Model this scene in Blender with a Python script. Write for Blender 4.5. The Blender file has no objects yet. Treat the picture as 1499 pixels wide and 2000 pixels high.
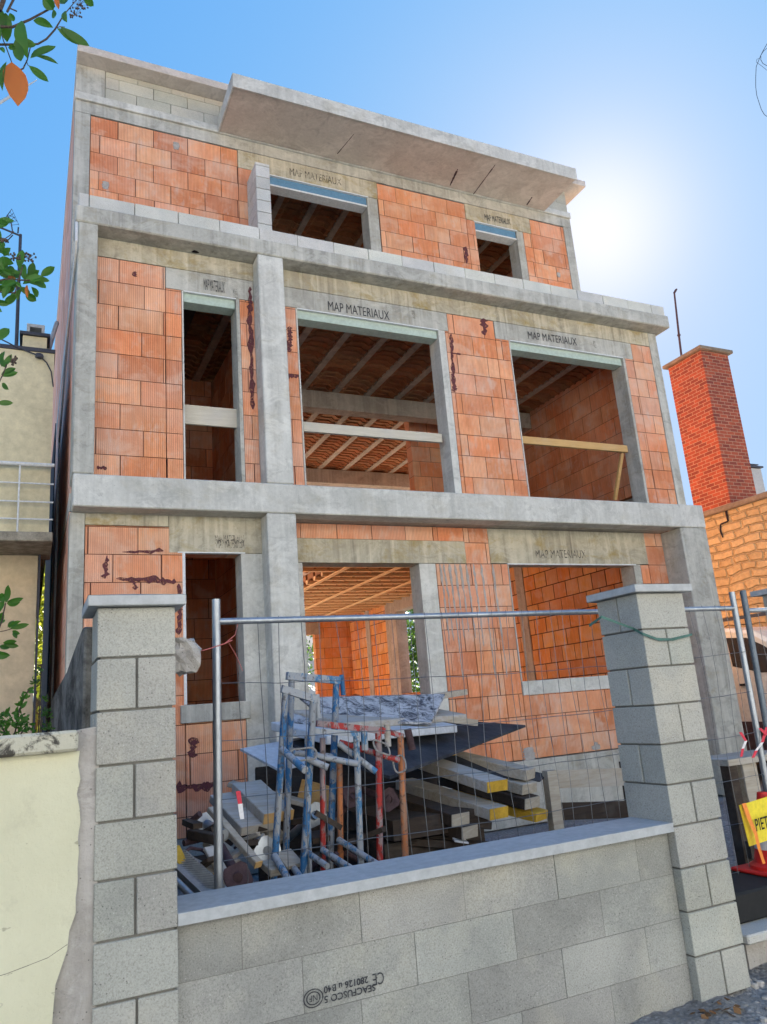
import bpy, math, random
from mathutils import Vector, Matrix
random.seed(7)
S = bpy.context.scene
COL = S.collection
H = 1.55                     # camera height above the street; all z values below are written relative to the camera

# ------------------------------------------------------------------ camera
YAW, PIT, ROL, F = -0.447207762, 0.249228333, 0.0801822923, 1481.27
def _rot():
    ca, sa = math.cos(YAW), math.sin(YAW); cb, sb = math.cos(PIT), math.sin(PIT); cc, sc = math.cos(ROL), math.sin(ROL)
    ya = Matrix(((ca, -sa, 0), (sa, ca, 0), (0, 0, 1)))
    pi = Matrix(((1, 0, 0), (0, cb, -sb), (0, sb, cb)))
    ro = Matrix(((cc, 0, sc), (0, 1, 0), (-sc, 0, cc)))
    return ya @ pi @ ro
MR = _rot()
cam = bpy.data.cameras.new('camera'); cam.sensor_fit = 'VERTICAL'; cam.sensor_height = 24
cam.lens = F / 2000 * 24; cam.clip_start = 0.05; cam.clip_end = 20000
co = bpy.data.objects.new('camera', cam); COL.objects.link(co); S.camera = co
rt, fw, up = MR.col[0], MR.col[1], MR.col[2]
co.matrix_world = Matrix(((rt.x, up.x, -fw.x, 0), (rt.y, up.y, -fw.y, 0), (rt.z, up.z, -fw.z, H), (0, 0, 0, 1)))

# ------------------------------------------------------------------ light
SUN = Vector((0.66, 0.66, 0.585)).normalized()
EL = math.asin(SUN.z)
W = bpy.data.worlds.new('World'); S.world = W; W.use_nodes = True
wn, wl = W.node_tree.nodes, W.node_tree.links
bg = wn['Background']
sky = wn.new('ShaderNodeTexSky'); sky.sky_type = 'NISHITA'; sky.sun_disc = False
sky.sun_elevation = EL; sky.sun_rotation = math.atan2(SUN.x, SUN.y)
sky.air_density = 1.0; sky.dust_density = 0.5; sky.ozone_density = 4.0; sky.altitude = 200
def vm(op, a, b):
    n = wn.new('ShaderNodeVectorMath'); n.operation = op
    for i, v in enumerate((a, b)):
        if isinstance(v, bpy.types.NodeSocket): wl.new(v, n.inputs[i])
        else: n.inputs[i].default_value = v
    return n.outputs[0]
rolled = vm('DIVIDE', vm('MULTIPLY', sky.outputs[0], (.55, 1.66, 7.2)), vm('ADD', vm('MULTIPLY', sky.outputs[0], (.164, .567, 2.0)), (1, 1, 1)))
tc = wn.new('ShaderNodeTexCoord'); dt = wn.new('ShaderNodeVectorMath'); dt.operation = 'DOT_PRODUCT'; dt.inputs[1].default_value = SUN; wl.new(tc.outputs['Generated'], dt.inputs[0])
def aureole(p, k):      # bright haze of the air round the sun itself
    n = wn.new('ShaderNodeMath'); n.operation = 'POWER'; n.use_clamp = True; wl.new(dt.outputs['Value'], n.inputs[0]); n.inputs[1].default_value = p
    m = wn.new('ShaderNodeMath'); m.operation = 'MULTIPLY'; wl.new(n.outputs[0], m.inputs[0]); m.inputs[1].default_value = k; return m.outputs[0]
wl.new(vm('ADD', vm('ADD', rolled, vm('MULTIPLY', aureole(230, 1.0), (1.25, .85, .4))), vm('MULTIPLY', aureole(45, 1.0), (.28, .22, .05))), bg.inputs[0]); bg.inputs[1].default_value = 0.06
sl = bpy.data.lights.new('sun', 'SUN'); sl.energy = 5.0; sl.angle = math.radians(0.5); sl.color = (1, 0.93, 0.82)
so = bpy.data.objects.new('sun', sl); COL.objects.link(so); so.rotation_euler = SUN.to_track_quat('Z', 'Y').to_euler(); so.location = (20, 20, 25)
S.view_settings.view_transform = 'Standard'; S.view_settings.look = 'None'; S.view_settings.exposure = 2.3; S.view_settings.gamma = 1
S.cycles.use_denoising = True; S.cycles.max_bounces = 9; S.cycles.diffuse_bounces = 6; S.cycles.transparent_max_bounces = 12
S.cycles.sample_clamp_indirect = 8; S.cycles.caustics_reflective = False; S.cycles.caustics_refractive = False

# ------------------------------------------------------------------ geometry helpers
def ray(px, py): return MR @ Vector(((px - 750) / F, 1, -(py - 1000) / F))
def at(px, py, Y): r = ray(px, py); return r * (Y / r.y)
def atx(px, py, X): r = ray(px, py); return r * (X / r.x)
def atz(px, py, Z): r = ray(px, py); return r * (Z / r.z)

class MB:
    def __init__(s): s.v = []; s.f = []; s.t = []; s.m = []; s.tint = (1, 1, 1); s.mi = 0
    def quad(s, *p):
        b = len(s.v); s.v += [Vector(q) for q in p]; s.f.append(tuple(range(b, b + len(p)))); s.t.append(s.tint); s.m.append(s.mi)
    def hexa(s, p):          # 8 corners: bottom 0-3 (ccw seen from above), top 4-7
        b = len(s.v); s.v += [Vector(q) for q in p]
        for f in ((3, 2, 1, 0), (4, 5, 6, 7), (0, 1, 5, 4), (1, 2, 6, 5), (2, 3, 7, 6), (3, 0, 4, 7)):
            s.f.append(tuple(b + i for i in f)); s.t.append(s.tint); s.m.append(s.mi)
    def box(s, x0, x1, y0, y1, z0, z1):
        s.hexa(((x0, y0, z0), (x1, y0, z0), (x1, y1, z0), (x0, y1, z0), (x0, y0, z1), (x1, y0, z1), (x1, y1, z1), (x0, y1, z1)))
    def beam(s, a, b, w, h, upv=(0, 0, 1)):   # a box along a->b, width w sideways, h along up
        a, b = Vector(a), Vector(b); d = (b - a).normalized(); u = Vector(upv); sd = d.cross(u)
        if sd.length < 1e-4: sd = d.cross(Vector((0, 1, 0)))
        sd.normalize(); u = sd.cross(d).normalized()
        sd *= w / 2; u *= h / 2
        s.hexa((a - sd - u, b - sd - u, b + sd - u, a + sd - u, a - sd + u, b - sd + u, b + sd + u, a + sd + u) if False else
               (a + sd - u, b + sd - u, b - sd - u, a - sd - u, a + sd + u, b + sd + u, b - sd + u, a - sd + u))
    def slab(s, pts, th):     # planar polygon with thickness straight down
        n = len(pts); b = len(s.v); P = [Vector(p) for p in pts]
        nm = (P[1] - P[0]).cross(P[2] - P[0])
        if nm.z < 0: P.reverse()
        s.v += P; s.v += [p - Vector((0, 0, th)) for p in P]
        s.f.append(tuple(b + i for i in range(n))); s.f.append(tuple(b + n + i for i in reversed(range(n)))); s.t += [s.tint] * 2; s.m += [s.mi] * 2
        for i in range(n):
            j = (i + 1) % n; s.f.append((b + i, b + n + i, b + n + j, b + j)); s.t.append(s.tint); s.m.append(s.mi)
    def prismY(s, pts, y0, y1):   # polygon in (x, z), extruded along y
        n = len(pts); b = len(s.v)
        ar = sum(pts[i][0] * pts[(i + 1) % n][1] - pts[(i + 1) % n][0] * pts[i][1] for i in range(n))
        if ar < 0: pts = pts[::-1]
        s.v += [Vector((x, y0, z)) for x, z in pts] + [Vector((x, y1, z)) for x, z in pts]
        s.f.append(tuple(b + i for i in range(n))); s.f.append(tuple(b + n + i for i in reversed(range(n)))); s.t += [s.tint] * 2; s.m += [s.mi] * 2
        for i in range(n):
            j = (i + 1) % n; s.f.append((b + i, b + n + i, b + n + j, b + j)); s.t.append(s.tint); s.m.append(s.mi)
    def prismX(s, pts, x0, x1):   # polygon in (y, z), extruded along x
        n = len(pts); b = len(s.v)
        ar = sum(pts[i][0] * pts[(i + 1) % n][1] - pts[(i + 1) % n][0] * pts[i][1] for i in range(n))
        if ar > 0: pts = pts[::-1]
        s.v += [Vector((x0, y, z)) for y, z in pts] + [Vector((x1, y, z)) for y, z in pts]
        s.f.append(tuple(b + i for i in range(n))); s.f.append(tuple(b + n + i for i in reversed(range(n)))); s.t += [s.tint] * 2; s.m += [s.mi] * 2
        for i in range(n):
            j = (i + 1) % n; s.f.append((b + i, b + n + i, b + n + j, b + j)); s.t.append(s.tint); s.m.append(s.mi)
    def tube(s, pts, r, n=8, cap=True):
        P = [Vector(p) for p in pts]; R = r if isinstance(r, (list, tuple)) else [r] * len(P)
        b = len(s.v); ref = None
        for i, p in enumerate(P):
            d = (P[min(i + 1, len(P) - 1)] - P[max(i - 1, 0)]).normalized()
            if ref is None: ref = d.cross(Vector((0, 0, 1)) if abs(d.z) < .9 else Vector((1, 0, 0)))
            e1 = (ref - d * ref.dot(d)).normalized(); e2 = d.cross(e1).normalized(); ref = e1
            for k in range(n):
                a = 2 * math.pi * k / n; s.v.append(p + (e1 * math.cos(a) + e2 * math.sin(a)) * R[i])
        for i in range(len(P) - 1):
            for k in range(n):
                k2 = (k + 1) % n
                s.f.append((b + i * n + k, b + i * n + k2, b + (i + 1) * n + k2, b + (i + 1) * n + k)); s.t.append(s.tint); s.m.append(s.mi)
        if cap:
            s.f.append(tuple(b + k for k in reversed(range(n)))); s.f.append(tuple(b + (len(P) - 1) * n + k for k in range(n))); s.t += [s.tint] * 2; s.m += [s.mi] * 2
    def lathe(s, c, prof, n=24):  # prof: list of (r, z)
        b = len(s.v); c = Vector(c)
        for r, z in prof:
            for k in range(n):
                a = 2 * math.pi * k / n; s.v.append(c + Vector((r * math.cos(a), r * math.sin(a), z)))
        for i in range(len(prof) - 1):
            for k in range(n):
                k2 = (k + 1) % n
                s.f.append((b + i * n + k, b + i * n + k2, b + (i + 1) * n + k2, b + (i + 1) * n + k)); s.t.append(s.tint); s.m.append(s.mi)
        s.f.append(tuple(b + k for k in reversed(range(n)))); s.f.append(tuple(b + (len(prof) - 1) * n + k for k in range(n))); s.t += [s.tint] * 2; s.m += [s.mi] * 2
    def build(s, name, mats, parent=None, smooth=False, bevel=0, rot=None):
        me = bpy.data.meshes.new(name)
        xs = [v.x for v in s.v]; ys = [v.y for v in s.v]; zs = [v.z for v in s.v]
        o0 = Vector(((min(xs) + max(xs)) / 2, (min(ys) + max(ys)) / 2, min(zs)))
        me.from_pydata([tuple(v - o0) for v in s.v], [], s.f)
        for m in (mats if isinstance(mats, (list, tuple)) else [mats]): me.materials.append(m)
        if len(me.materials) > 1: me.polygons.foreach_set('material_index', s.m)
        ca = me.color_attributes.new('tint', 'FLOAT_COLOR', 'CORNER')
        buf = []
        for p, t in zip(me.polygons, s.t): buf += (t[0], t[1], t[2], 1.0) * p.loop_total
        ca.data.foreach_set('color', buf)
        if smooth: me.polygons.foreach_set('use_smooth', [True] * len(me.polygons))
        me.update()
        o = bpy.data.objects.new(name, me); COL.objects.link(o)
        wloc = o0 + Vector((0, 0, H))
        if parent is not None:
            o.parent = parent; o.location = wloc - WL[parent.name]
        else: o.location = wloc
        WL[o.name] = wloc
        if bevel:
            b = o.modifiers.new('bevel', 'BEVEL'); b.width = bevel; b.segments = 1; b.limit_method = 'ANGLE'
        if smooth:
            try:
                e = o.modifiers.new('split', 'EDGE_SPLIT'); e.split_angle = math.radians(40)
            except Exception: pass
        return o
WL = {}
def thing(name, label, cat, loc, group=None, kind=None):
    o = bpy.data.objects.new(name, None); COL.objects.link(o); o.empty_display_size = .2
    o.location = Vector(loc) + Vector((0, 0, H)); WL[o.name] = Vector(o.location)
    return tag(o, label, cat, group, kind)
def tag(o, label=None, cat=None, group=None, kind=None):
    if label: o['label'] = label
    if cat: o['category'] = cat
    if group: o['group'] = group
    if kind: o['kind'] = kind
    return o

# ------------------------------------------------------------------ materials
class NT:
    def __init__(s, name):
        s.m = bpy.data.materials.new(name); s.m.use_nodes = True; s.n = s.m.node_tree.nodes; s.l = s.m.node_tree.links
        s.b = s.n['Principled BSDF']; s.b.inputs['Specular IOR Level'].default_value = .3
        s.pos = s.n.new('ShaderNodeNewGeometry').outputs['Position']
    def put(s, sock, v):
        if isinstance(v, bpy.types.NodeSocket): s.l.new(v, sock)
        elif isinstance(v, (tuple, list)) and len(v) == 3 and sock.type == 'RGBA': sock.default_value = (*v, 1)
        else: sock.default_value = v
    def map(s, scale=(1, 1, 1), loc=(0, 0, 0), rot=(0, 0, 0), src=None):
        n = s.n.new('ShaderNodeMapping'); s.l.new(src or s.pos, n.inputs[0]); n.inputs['Scale'].default_value = scale
        n.inputs['Location'].default_value = loc; n.inputs['Rotation'].default_value = rot; return n.outputs[0]
    def noise(s, scale, detail=4, rough=.6, vec=None, dist=0):
        n = s.n.new('ShaderNodeTexNoise'); n.inputs['Scale'].default_value = scale; n.inputs['Detail'].default_value = detail
        n.inputs['Roughness'].default_value = rough; n.inputs['Distortion'].default_value = dist; s.l.new(vec or s.pos, n.inputs['Vector']); return n.outputs['Fac']
    def voro(s, scale, vec=None, feature='F1'):
        n = s.n.new('ShaderNodeTexVoronoi'); n.feature = feature; n.inputs['Scale'].default_value = scale; s.l.new(vec or s.pos, n.inputs['Vector']); return n.outputs['Distance']
    def ramp(s, fac, stops, interp='LINEAR'):
        n = s.n.new('ShaderNodeValToRGB'); s.l.new(fac, n.inputs[0]); r = n.color_ramp; r.interpolation = interp
        while len(r.elements) < len(stops): r.elements.new(.5)
        for e, (p, c) in zip(r.elements, stops):
            e.position = p; e.color = (c, c, c, 1) if isinstance(c, (int, float)) else (*c, 1)
        return n.outputs[0]
    def mix(s, fac, a, b, mode='MIX'):
        n = s.n.new('ShaderNodeMix'); n.data_type = 'RGBA'; n.blend_type = mode
        s.put(n.inputs[0], fac); s.put(n.inputs[6], a); s.put(n.inputs[7], b); return n.outputs[2]
    def math(s, op, a, b=0.0, clamp=False):
        n = s.n.new('ShaderNodeMath'); n.operation = op; n.use_clamp = clamp; s.put(n.inputs[0], a); s.put(n.inputs[1], b); return n.outputs[0]
    def attr(s, name='tint'):
        n = s.n.new('ShaderNodeAttribute'); n.attribute_name = name; return n.outputs['Color']
    def sep(s, vec=None):
        n = s.n.new('ShaderNodeSeparateXYZ'); s.l.new(vec or s.pos, n.inputs[0]); return n.outputs
    def comb(s, x, y, z):
        n = s.n.new('ShaderNodeCombineXYZ'); s.put(n.inputs[0], x); s.put(n.inputs[1], y); s.put(n.inputs[2], z); return n.outputs[0]
    def bump(s, h, dist=.01, strength=1.0, prev=None):
        n = s.n.new('ShaderNodeBump'); n.inputs['Distance'].default_value = dist; n.inputs['Strength'].default_value = strength
        s.l.new(h, n.inputs['Height'])
        if prev: s.l.new(prev, n.inputs['Normal'])
        return n.outputs[0]
    def out(s, col, rough=.9, bump=None, metal=0.0, spec=None):
        s.put(s.b.inputs['Base Color'], col); s.put(s.b.inputs['Roughness'], rough); s.put(s.b.inputs['Metallic'], metal)
        if spec is not None: s.b.inputs['Specular IOR Level'].default_value = spec
        if bump: s.l.new(bump, s.b.inputs['Normal'])
        return s.m

def concrete(name, a, b, stain=(.30, .25, .14), stain_amt=.35, streak=.5, dark=.45, bump=.004, blot=1.1):
    t = NT(name)
    base = t.mix(t.ramp(t.noise(blot, 6, .65, dist=.6), ((.3, 0), (.7, 1))), a, b)
    fine = t.noise(22, 6, .7)
    base = t.mix(.45, base, t.mix(1, base, t.ramp(fine, ((.3, .72), (.7, 1.2))), 'MULTIPLY'))
    st = t.noise(1, 5, .6, t.map((9, 9, .55)))               # vertical runs
    base = t.mix(t.math('MULTIPLY', t.ramp(st, ((.48, 0), (.72, 1))), streak), base, tuple(min(1, c * 1.32 + .04) for c in b))
    st2 = t.noise(1, 5, .6, t.map((13, 13, .8), loc=(5, 3, 1)))
    base = t.mix(t.math('MULTIPLY', t.ramp(st2, ((.55, 0), (.75, 1))), dark), base, tuple(c * .42 for c in a))
    bl = t.noise(2.3, 6, .7, t.map((1, 1, 1.6), loc=(9, 1, 4)), .4)
    base = t.mix(t.math('MULTIPLY', t.ramp(bl, ((.52, 0), (.68, 1))), stain_amt), base, stain)
    pt = t.noise(1.9, 7, .72, t.map((1, 1, 1.3), loc=(31, 5, 2)), .9)
    base = t.mix(t.math('MULTIPLY', t.ramp(pt, ((.50, 0), (.58, 1))), .34), base, tuple(min(1, c * 1.22 + .02) for c in b))
    pt2 = t.noise(3.1, 7, .72, t.map((1, 1, 1.5), loc=(3, 15, 22)), .9)
    base = t.mix(t.math('MULTIPLY', t.ramp(pt2, ((.56, 0), (.62, 1))), .32), base, tuple(c * .62 for c in a))
    pit = t.voro(38, t.map((1, 1, 1)))
    pits = t.ramp(pit, ((.05, .35), (.13, 1)))
    pm = t.ramp(t.noise(3.1, 3, .5), ((.42, 0), (.52, 1)))
    base = t.mix(pm, base, t.mix(1, base, pits, 'MULTIPLY'))
    h = t.math('ADD', t.math('MULTIPLY', fine, .6), t.math('MULTIPLY', t.noise(5, 5, .6), 1.2))
    return t.out(t.mix(1, base, t.attr(), 'MULTIPLY'), .92, t.bump(h, bump))

M = {}
M['concrete'] = concrete('concrete', (.305, .30, .265), (.49, .485, .43))
M['concrete_light'] = concrete('concrete_light', (.43, .43, .39), (.61, .605, .55), stain=(.36, .31, .19), stain_amt=.3, streak=.3, dark=.3)
M['concrete_stained'] = concrete('concrete_stained', (.32, .29, .22), (.50, .46, .35), stain=(.33, .25, .09), stain_amt=.85, streak=.7, dark=.7, bump=.005)
M['canopy'] = concrete('canopy_concrete', (.47, .415, .36), (.60, .54, .475), stain=(.33, .27, .22), stain_amt=.4, streak=0, dark=0, bump=.002, blot=.7)
M['interior_concrete'] = concrete('interior_concrete', (.33, .30, .25), (.46, .42, .36), stain_amt=.2)
M['mortar'] = concrete('grey_mortar', (.30, .28, .25), (.43, .405, .375), stain_amt=.1, streak=.1, dark=.2, bump=.012)

def brickmat(name, a, b, ribs=True):
    t = NT(name)
    x, y, z = t.sep()
    u = t.math('ADD', x, y)
    base = t.mix(t.ramp(t.noise(3.2, 5, .65, dist=.5), ((.3, 0), (.7, 1))), a, b)
    base = t.mix(1, base, t.attr(), 'MULTIPLY')
    vs = t.noise(1, 3, .6, t.map((26, 26, 2.2)))
    base = t.mix(.8, base, t.mix(1, base, t.ramp(vs, ((.3, .86), (.7, 1.14))), 'MULTIPLY'))
    # dried mortar wash: pale rounded patches
    pw = t.noise(2.6, 4, .55, t.map((1, 1, 1.5), loc=(2, 7, 3)), .25)
    base = t.mix(t.math('MULTIPLY', t.ramp(pw, ((.52, 0), (.62, 1))), .42), base, (.71, .46, .33))
    wh = t.noise(5, 5, .7, t.map((1.6, 1.6, .6), loc=(11, 2, 8)), .1)
    base = t.mix(t.math('MULTIPLY', t.ramp(wh, ((.54, 0), (.70, 1))), .5), base, (.62, .50, .42))
    du = t.noise(.9, 4, .6, t.map(loc=(1, 21, 5)))
    base = t.mix(t.math('MULTIPLY', t.ramp(du, ((.45, 0), (.65, 1))), .3), base, (.70, .50, .40))
    w = t.math('SINE', t.math('MULTIPLY', u, 2 * math.pi / .021))
    wr = t.math('MULTIPLY', t.math('ADD', w, 1), .5)
    lines = t.ramp(wr, ((.0, .80), (.4, 1.03), (1, 1.05)))
    base = t.mix(.7, base, t.mix(1, base, lines, 'MULTIPLY'))
    h = t.math('ADD', t.math('MULTIPLY', wr, .35), t.math('MULTIPLY', t.noise(40, 4, .6), .4))
    return t.out(base, .88, t.bump(h, .006))
M['brick'] = brickmat('terracotta_block', (.63, .235, .105), (.74, .33, .165))
def plain(name, col, rough=.8, var=.25, scale=6, bump=0, metal=0.0, spec=None, col2=None, stretch=(1, 1, 1)):
    t = NT(name); c2 = col2 or tuple(c * (1 - var) for c in col)
    n = t.noise(scale, 6, .65, t.map(stretch))
    c = t.mix(t.ramp(n, ((.3, 0), (.7, 1))), col, c2)
    c = t.mix(.4, c, t.mix(1, c, t.ramp(t.noise(scale * 7, 5, .7, t.map(stretch)), ((.3, .6), (.7, 1.3))), 'MULTIPLY'))
    c = t.mix(1, c, t.attr(), 'MULTIPLY')
    return t.out(c, rough, t.bump(t.noise(scale * 5, 5, .6, t.map(stretch)), bump) if bump else None, metal, spec)
M['brick_side'] = brickmat('light_paled_terracotta', (.74, .37, .25), (.80, .46, .34))  # paled so the colour carries the brightness of the left side wall
M['brick_inner'] = brickmat('warm_lit_terracotta', (.66, .255, .065), (.74, .33, .10))  # orange pushed so the colour carries the golden light indoors
M['joint'] = plain('dark_joint', (.13, .055, .035), .95, .4, 12)
M['joint_grey'] = plain('joint_mortar', (.19, .185, .165), .95, .3, 14)
M['clay_dark'] = plain('clay_ceiling_block', (.40, .185, .085), .9, .35, 5, .004)
t = NT('dried_purple_glue'); tr = t.n.new('ShaderNodeBsdfTransparent'); mx = t.n.new('ShaderNodeMixShader')
t.l.new(t.ramp(t.noise(26, 6, .75), ((.50, 0), (.66, .85))), mx.inputs[0]); t.l.new(tr.outputs[0], mx.inputs[2]); t.l.new(t.b.outputs[0], mx.inputs[1])
t.l.new(mx.outputs[0], t.n['Material Output'].inputs[0]); M['glue'] = t.out(t.mix(t.noise(15, 4, .6), (.16, .05, .05), (.09, .03, .04)), .8)

def blockmat(name, a, b, speck=.5, warm=(.50, .47, .38)):
    t = NT(name)
    base = t.mix(t.ramp(t.noise(1.7, 5, .6, dist=.4), ((.35, 0), (.65, 1))), a, b)
    base = t.mix(t.math('MULTIPLY', t.ramp(t.noise(2.1, 4, .6, t.map(loc=(4, 4, 4))), ((.52, 0), (.7, 1))), .5), base, warm)
    base = t.mix(1, base, t.attr(), 'MULTIPLY')
    g = t.noise(150, 5, .75)
    base = t.mix(1, base, t.ramp(g, ((.32, 1 - speck), (.5, 1.0), (.72, 1 + speck * .5))), 'MULTIPLY')
    sp = t.voro(60); pm = t.ramp(t.noise(9, 2, .5), ((.5, 0), (.6, 1)))
    base = t.mix(pm, base, t.mix(1, base, t.ramp(sp, ((.08, .35), (.2, 1))), 'MULTIPLY'))
    sp2 = t.voro(45, t.map(loc=(3, 1, 2))); base = t.mix(t.math('MULTIPLY', t.ramp(sp2, ((.06, 1), (.12, 0))), .35), base, (.75, .75, .72))
    return t.out(base, .95, t.bump(t.math('ADD', g, t.math('MULTIPLY', t.noise(18, 3, .6), .6)), .0035))
M['block'] = blockmat('concrete_block', (.265, .265, .24), (.395, .39, .35), .38)
M['block_light'] = blockmat('pale_block', (.50, .505, .48), (.63, .62, .575), .25)
M['block_yellow'] = blockmat('parapet_block', (.44, .43, .37), (.55, .53, .44), .25, (.5, .47, .36))
M['pillar'] = blockmat('pillar_block', (.33, .33, .295), (.425, .42, .37), .34)
M['cap'] = plain('smooth_cap_concrete', (.44, .455, .455), .75, .12, 3, .001)

def wood(name, a, b, axis=(1, 12, 12), rough=.8, amt=.6):
    t = NT(name)
    oc = t.n.new('ShaderNodeTexCoord').outputs['Object']
    n = t.noise(2.2, 6, .7, t.map(axis, src=oc), 1.2)
    c = t.mix(t.ramp(n, ((.3, 0), (.7, 1))), a, b)
    c = t.mix(1, c, t.attr(), 'MULTIPLY')
    sm = t.noise(3, 5, .6); c = t.mix(t.math('MULTIPLY', t.ramp(sm, ((.5, 0), (.7, 1))), amt), c, (.45, .44, .42))
    return t.out(c, rough, t.bump(n, .004))
M['joist_pale'] = wood('pale_joist', (.86, .68, .40), (.78, .58, .30), amt=.1)
M['timber'] = wood('pale_timber', (.62, .40, .17), (.50, .30, .11), amt=.15)
M['timber_grey'] = wood('weathered_timber', (.46, .42, .35), (.30, .26, .20), amt=.5)
M['timber_dark'] = wood('old_shade_dark_timber', (.06, .042, .03), (.03, .022, .017), amt=.1)  # old dark wood, blackened further to carry the heap's deep shade
M['plank'] = wood('cement_crusted_plank', (.47, .45, .42), (.32, .27, .2), amt=.8)
M['yellow_edge'] = plain('yellow_sealed_edge', (.62, .38, .04), .7, .4, 9)

def chipped(name, paint, under=(.36, .37, .38), amt=.5, rough=.6):
    t = NT(name)
    n = t.noise(14, 6, .7, t.map((1, 1, .45)), .5)
    e = .5 - (amt - .5) * .3
    c = t.mix(t.ramp(n, ((e - .025, 0), (e + .025, 1))), paint, under)
    r = t.noise(30, 4, .6, t.map(loc=(3, 3, 3)))
    c = t.mix(t.math('MULTIPLY', t.ramp(r, ((.56, 0), (.66, 1))), .7), c, (.06, .045, .04))
    return t.out(c, rough, t.bump(n, .003))
M['blue'] = chipped('chipped_blue_paint', (.03, .135, .30), (.27, .29, .31), amt=.52)
M['blue_pale'] = chipped('worn_blue_paint', (.06, .18, .33), (.33, .35, .37), amt=.62)
M['red'] = chipped('chipped_red_paint', (.38, .035, .03), (.30, .23, .23), amt=.5)
M['orange'] = chipped('orange_paint', (.50, .18, .07), (.36, .20, .13), amt=.4)
M['galv'] = plain('galvanised_steel', (.40, .43, .46), .42, .3, 7, 0, .75, stretch=(1, 1, .4))
M['galv_dark'] = plain('backlit_steel', (.16, .19, .22), .5, .3, 7, 0, .5)  # steel darkened in colour for posts seen against the light
M['wire'] = plain('mesh_wire', (.20, .21, .22), .5, .3, 7, 0, .6)
M['rust'] = plain('rusty_steel', (.10, .06, .065), .85, .5, 20, .003)
M['ply'] = plain('dark_film_plywood', (.02, .022, .03), .75, .4, 5, .002, spec=.15, col2=(.06, .065, .075))
t = NT('cement_splashed_plywood'); n = t.noise(5.5, 8, .8, t.map((1.6, 1.2, 2.4), rot=(0, 0, .8)), .7)
M['ply_white'] = t.out(t.mix(t.ramp(n, ((.42, 0), (.56, 1))), (.035, .04, .055), (.46, .47, .48)), .7, t.bump(n, .003))
M['sheet'] = plain('white_sheet', (.60, .63, .66), .6, .25, 4, .002)
M['ink'] = None
t = NT('stamped_ink'); tr = t.n.new('ShaderNodeBsdfTransparent'); mx = t.n.new('ShaderNodeMixShader')
t.l.new(t.ramp(t.noise(34, 4, .7), ((.57, 0), (.68, .85))), mx.inputs[0]); t.l.new(tr.outputs[0], mx.inputs[2]); t.l.new(t.b.outputs[0], mx.inputs[1])
t.l.new(mx.outputs[0], t.n['Material Output'].inputs[0]); M['ink'] = t.out((.045, .045, .05), .8)
t = NT('worn_ink'); tr = t.n.new('ShaderNodeBsdfTransparent'); mx = t.n.new('ShaderNodeMixShader')
t.l.new(t.ramp(t.noise(22, 5, .7), ((.46, .15), (.60, .95))), mx.inputs[0]); t.l.new(tr.outputs[0], mx.inputs[2]); t.l.new(t.b.outputs[0], mx.inputs[1])
t.l.new(mx.outputs[0], t.n['Material Output'].inputs[0]); M['ink_worn'] = t.out((.09, .08, .07), .8)
M['blue_panel'] = plain('blue_foam_panel', (.13, .27, .40), .7, .15, 4)
M['green_panel'] = plain('pale_green_box', (.46, .56, .49), .7, .12, 3)
M['white_trim'] = plain('white_trim', (.70, .72, .72), .6, .1, 5)
M['pvc'] = plain('white_plastic', (.68, .68, .66), .5, .1, 8)
M['near_black'] = plain('near_black_patch', (.016, .012, .02), .9, .4, 4)

def plaster():
    t = NT('cream_plaster'); x, y, z = t.sep()
    c = t.mix(t.ramp(t.noise(1.6, 5, .6), ((.3, 0), (.7, 1))), (.64, .62, .45), (.55, .53, .37))
    c = t.mix(t.math('MULTIPLY', t.ramp(t.noise(5, 6, .75, t.map(loc=(6, 1, 2))), ((.56, 0), (.7, 1))), .35), c, (.40, .37, .27))
    sp = t.ramp(t.noise(17, 3, .6, t.map((1, 1, 1.6))), ((.69, 0), (.73, 1))); c = t.mix(t.math('MULTIPLY', sp, .5), c, (.2, .18, .13))
    c = t.mix(1, c, t.attr(), 'MULTIPLY')
    return t.out(c, .9, t.bump(t.noise(35, 6, .7), .004))
M['plaster'] = plaster()
t = NT('mouldy_coping'); c = t.mix(t.ramp(t.noise(7, 7, .75, dist=.6), ((.47, 0), (.55, 1))), (.50, .48, .38), (.07, .065, .055))
M['mould'] = t.out(c, .95, t.bump(t.noise(30, 6, .7), .008))
t = NT('dirty_render'); c = t.mix(t.ramp(t.noise(3.2, 7, .75, t.map((1, .3, .8)), .4), ((.42, 0), (.66, 1))), (.03, .029, .027), (.25, .245, .225))
M['dirty'] = t.out(c, .95, t.bump(t.noise(9, 6, .7, t.map((1, .3, 1))), .006))
M['cream'] = plain('cream_render', (.70, .63, .42), .9, .2, 1.6, .003)
M['cream_low'] = plain('ochre_render', (.66, .54, .36), .9, .14, 1.2, .003)
M['mould_slab'] = plain('mouldy_slab', (.42, .38, .30), .95, .6, 9, .004)
M['slate'] = plain('dark_zinc', (.06, .065, .085), .6, .3, 5)

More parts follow.
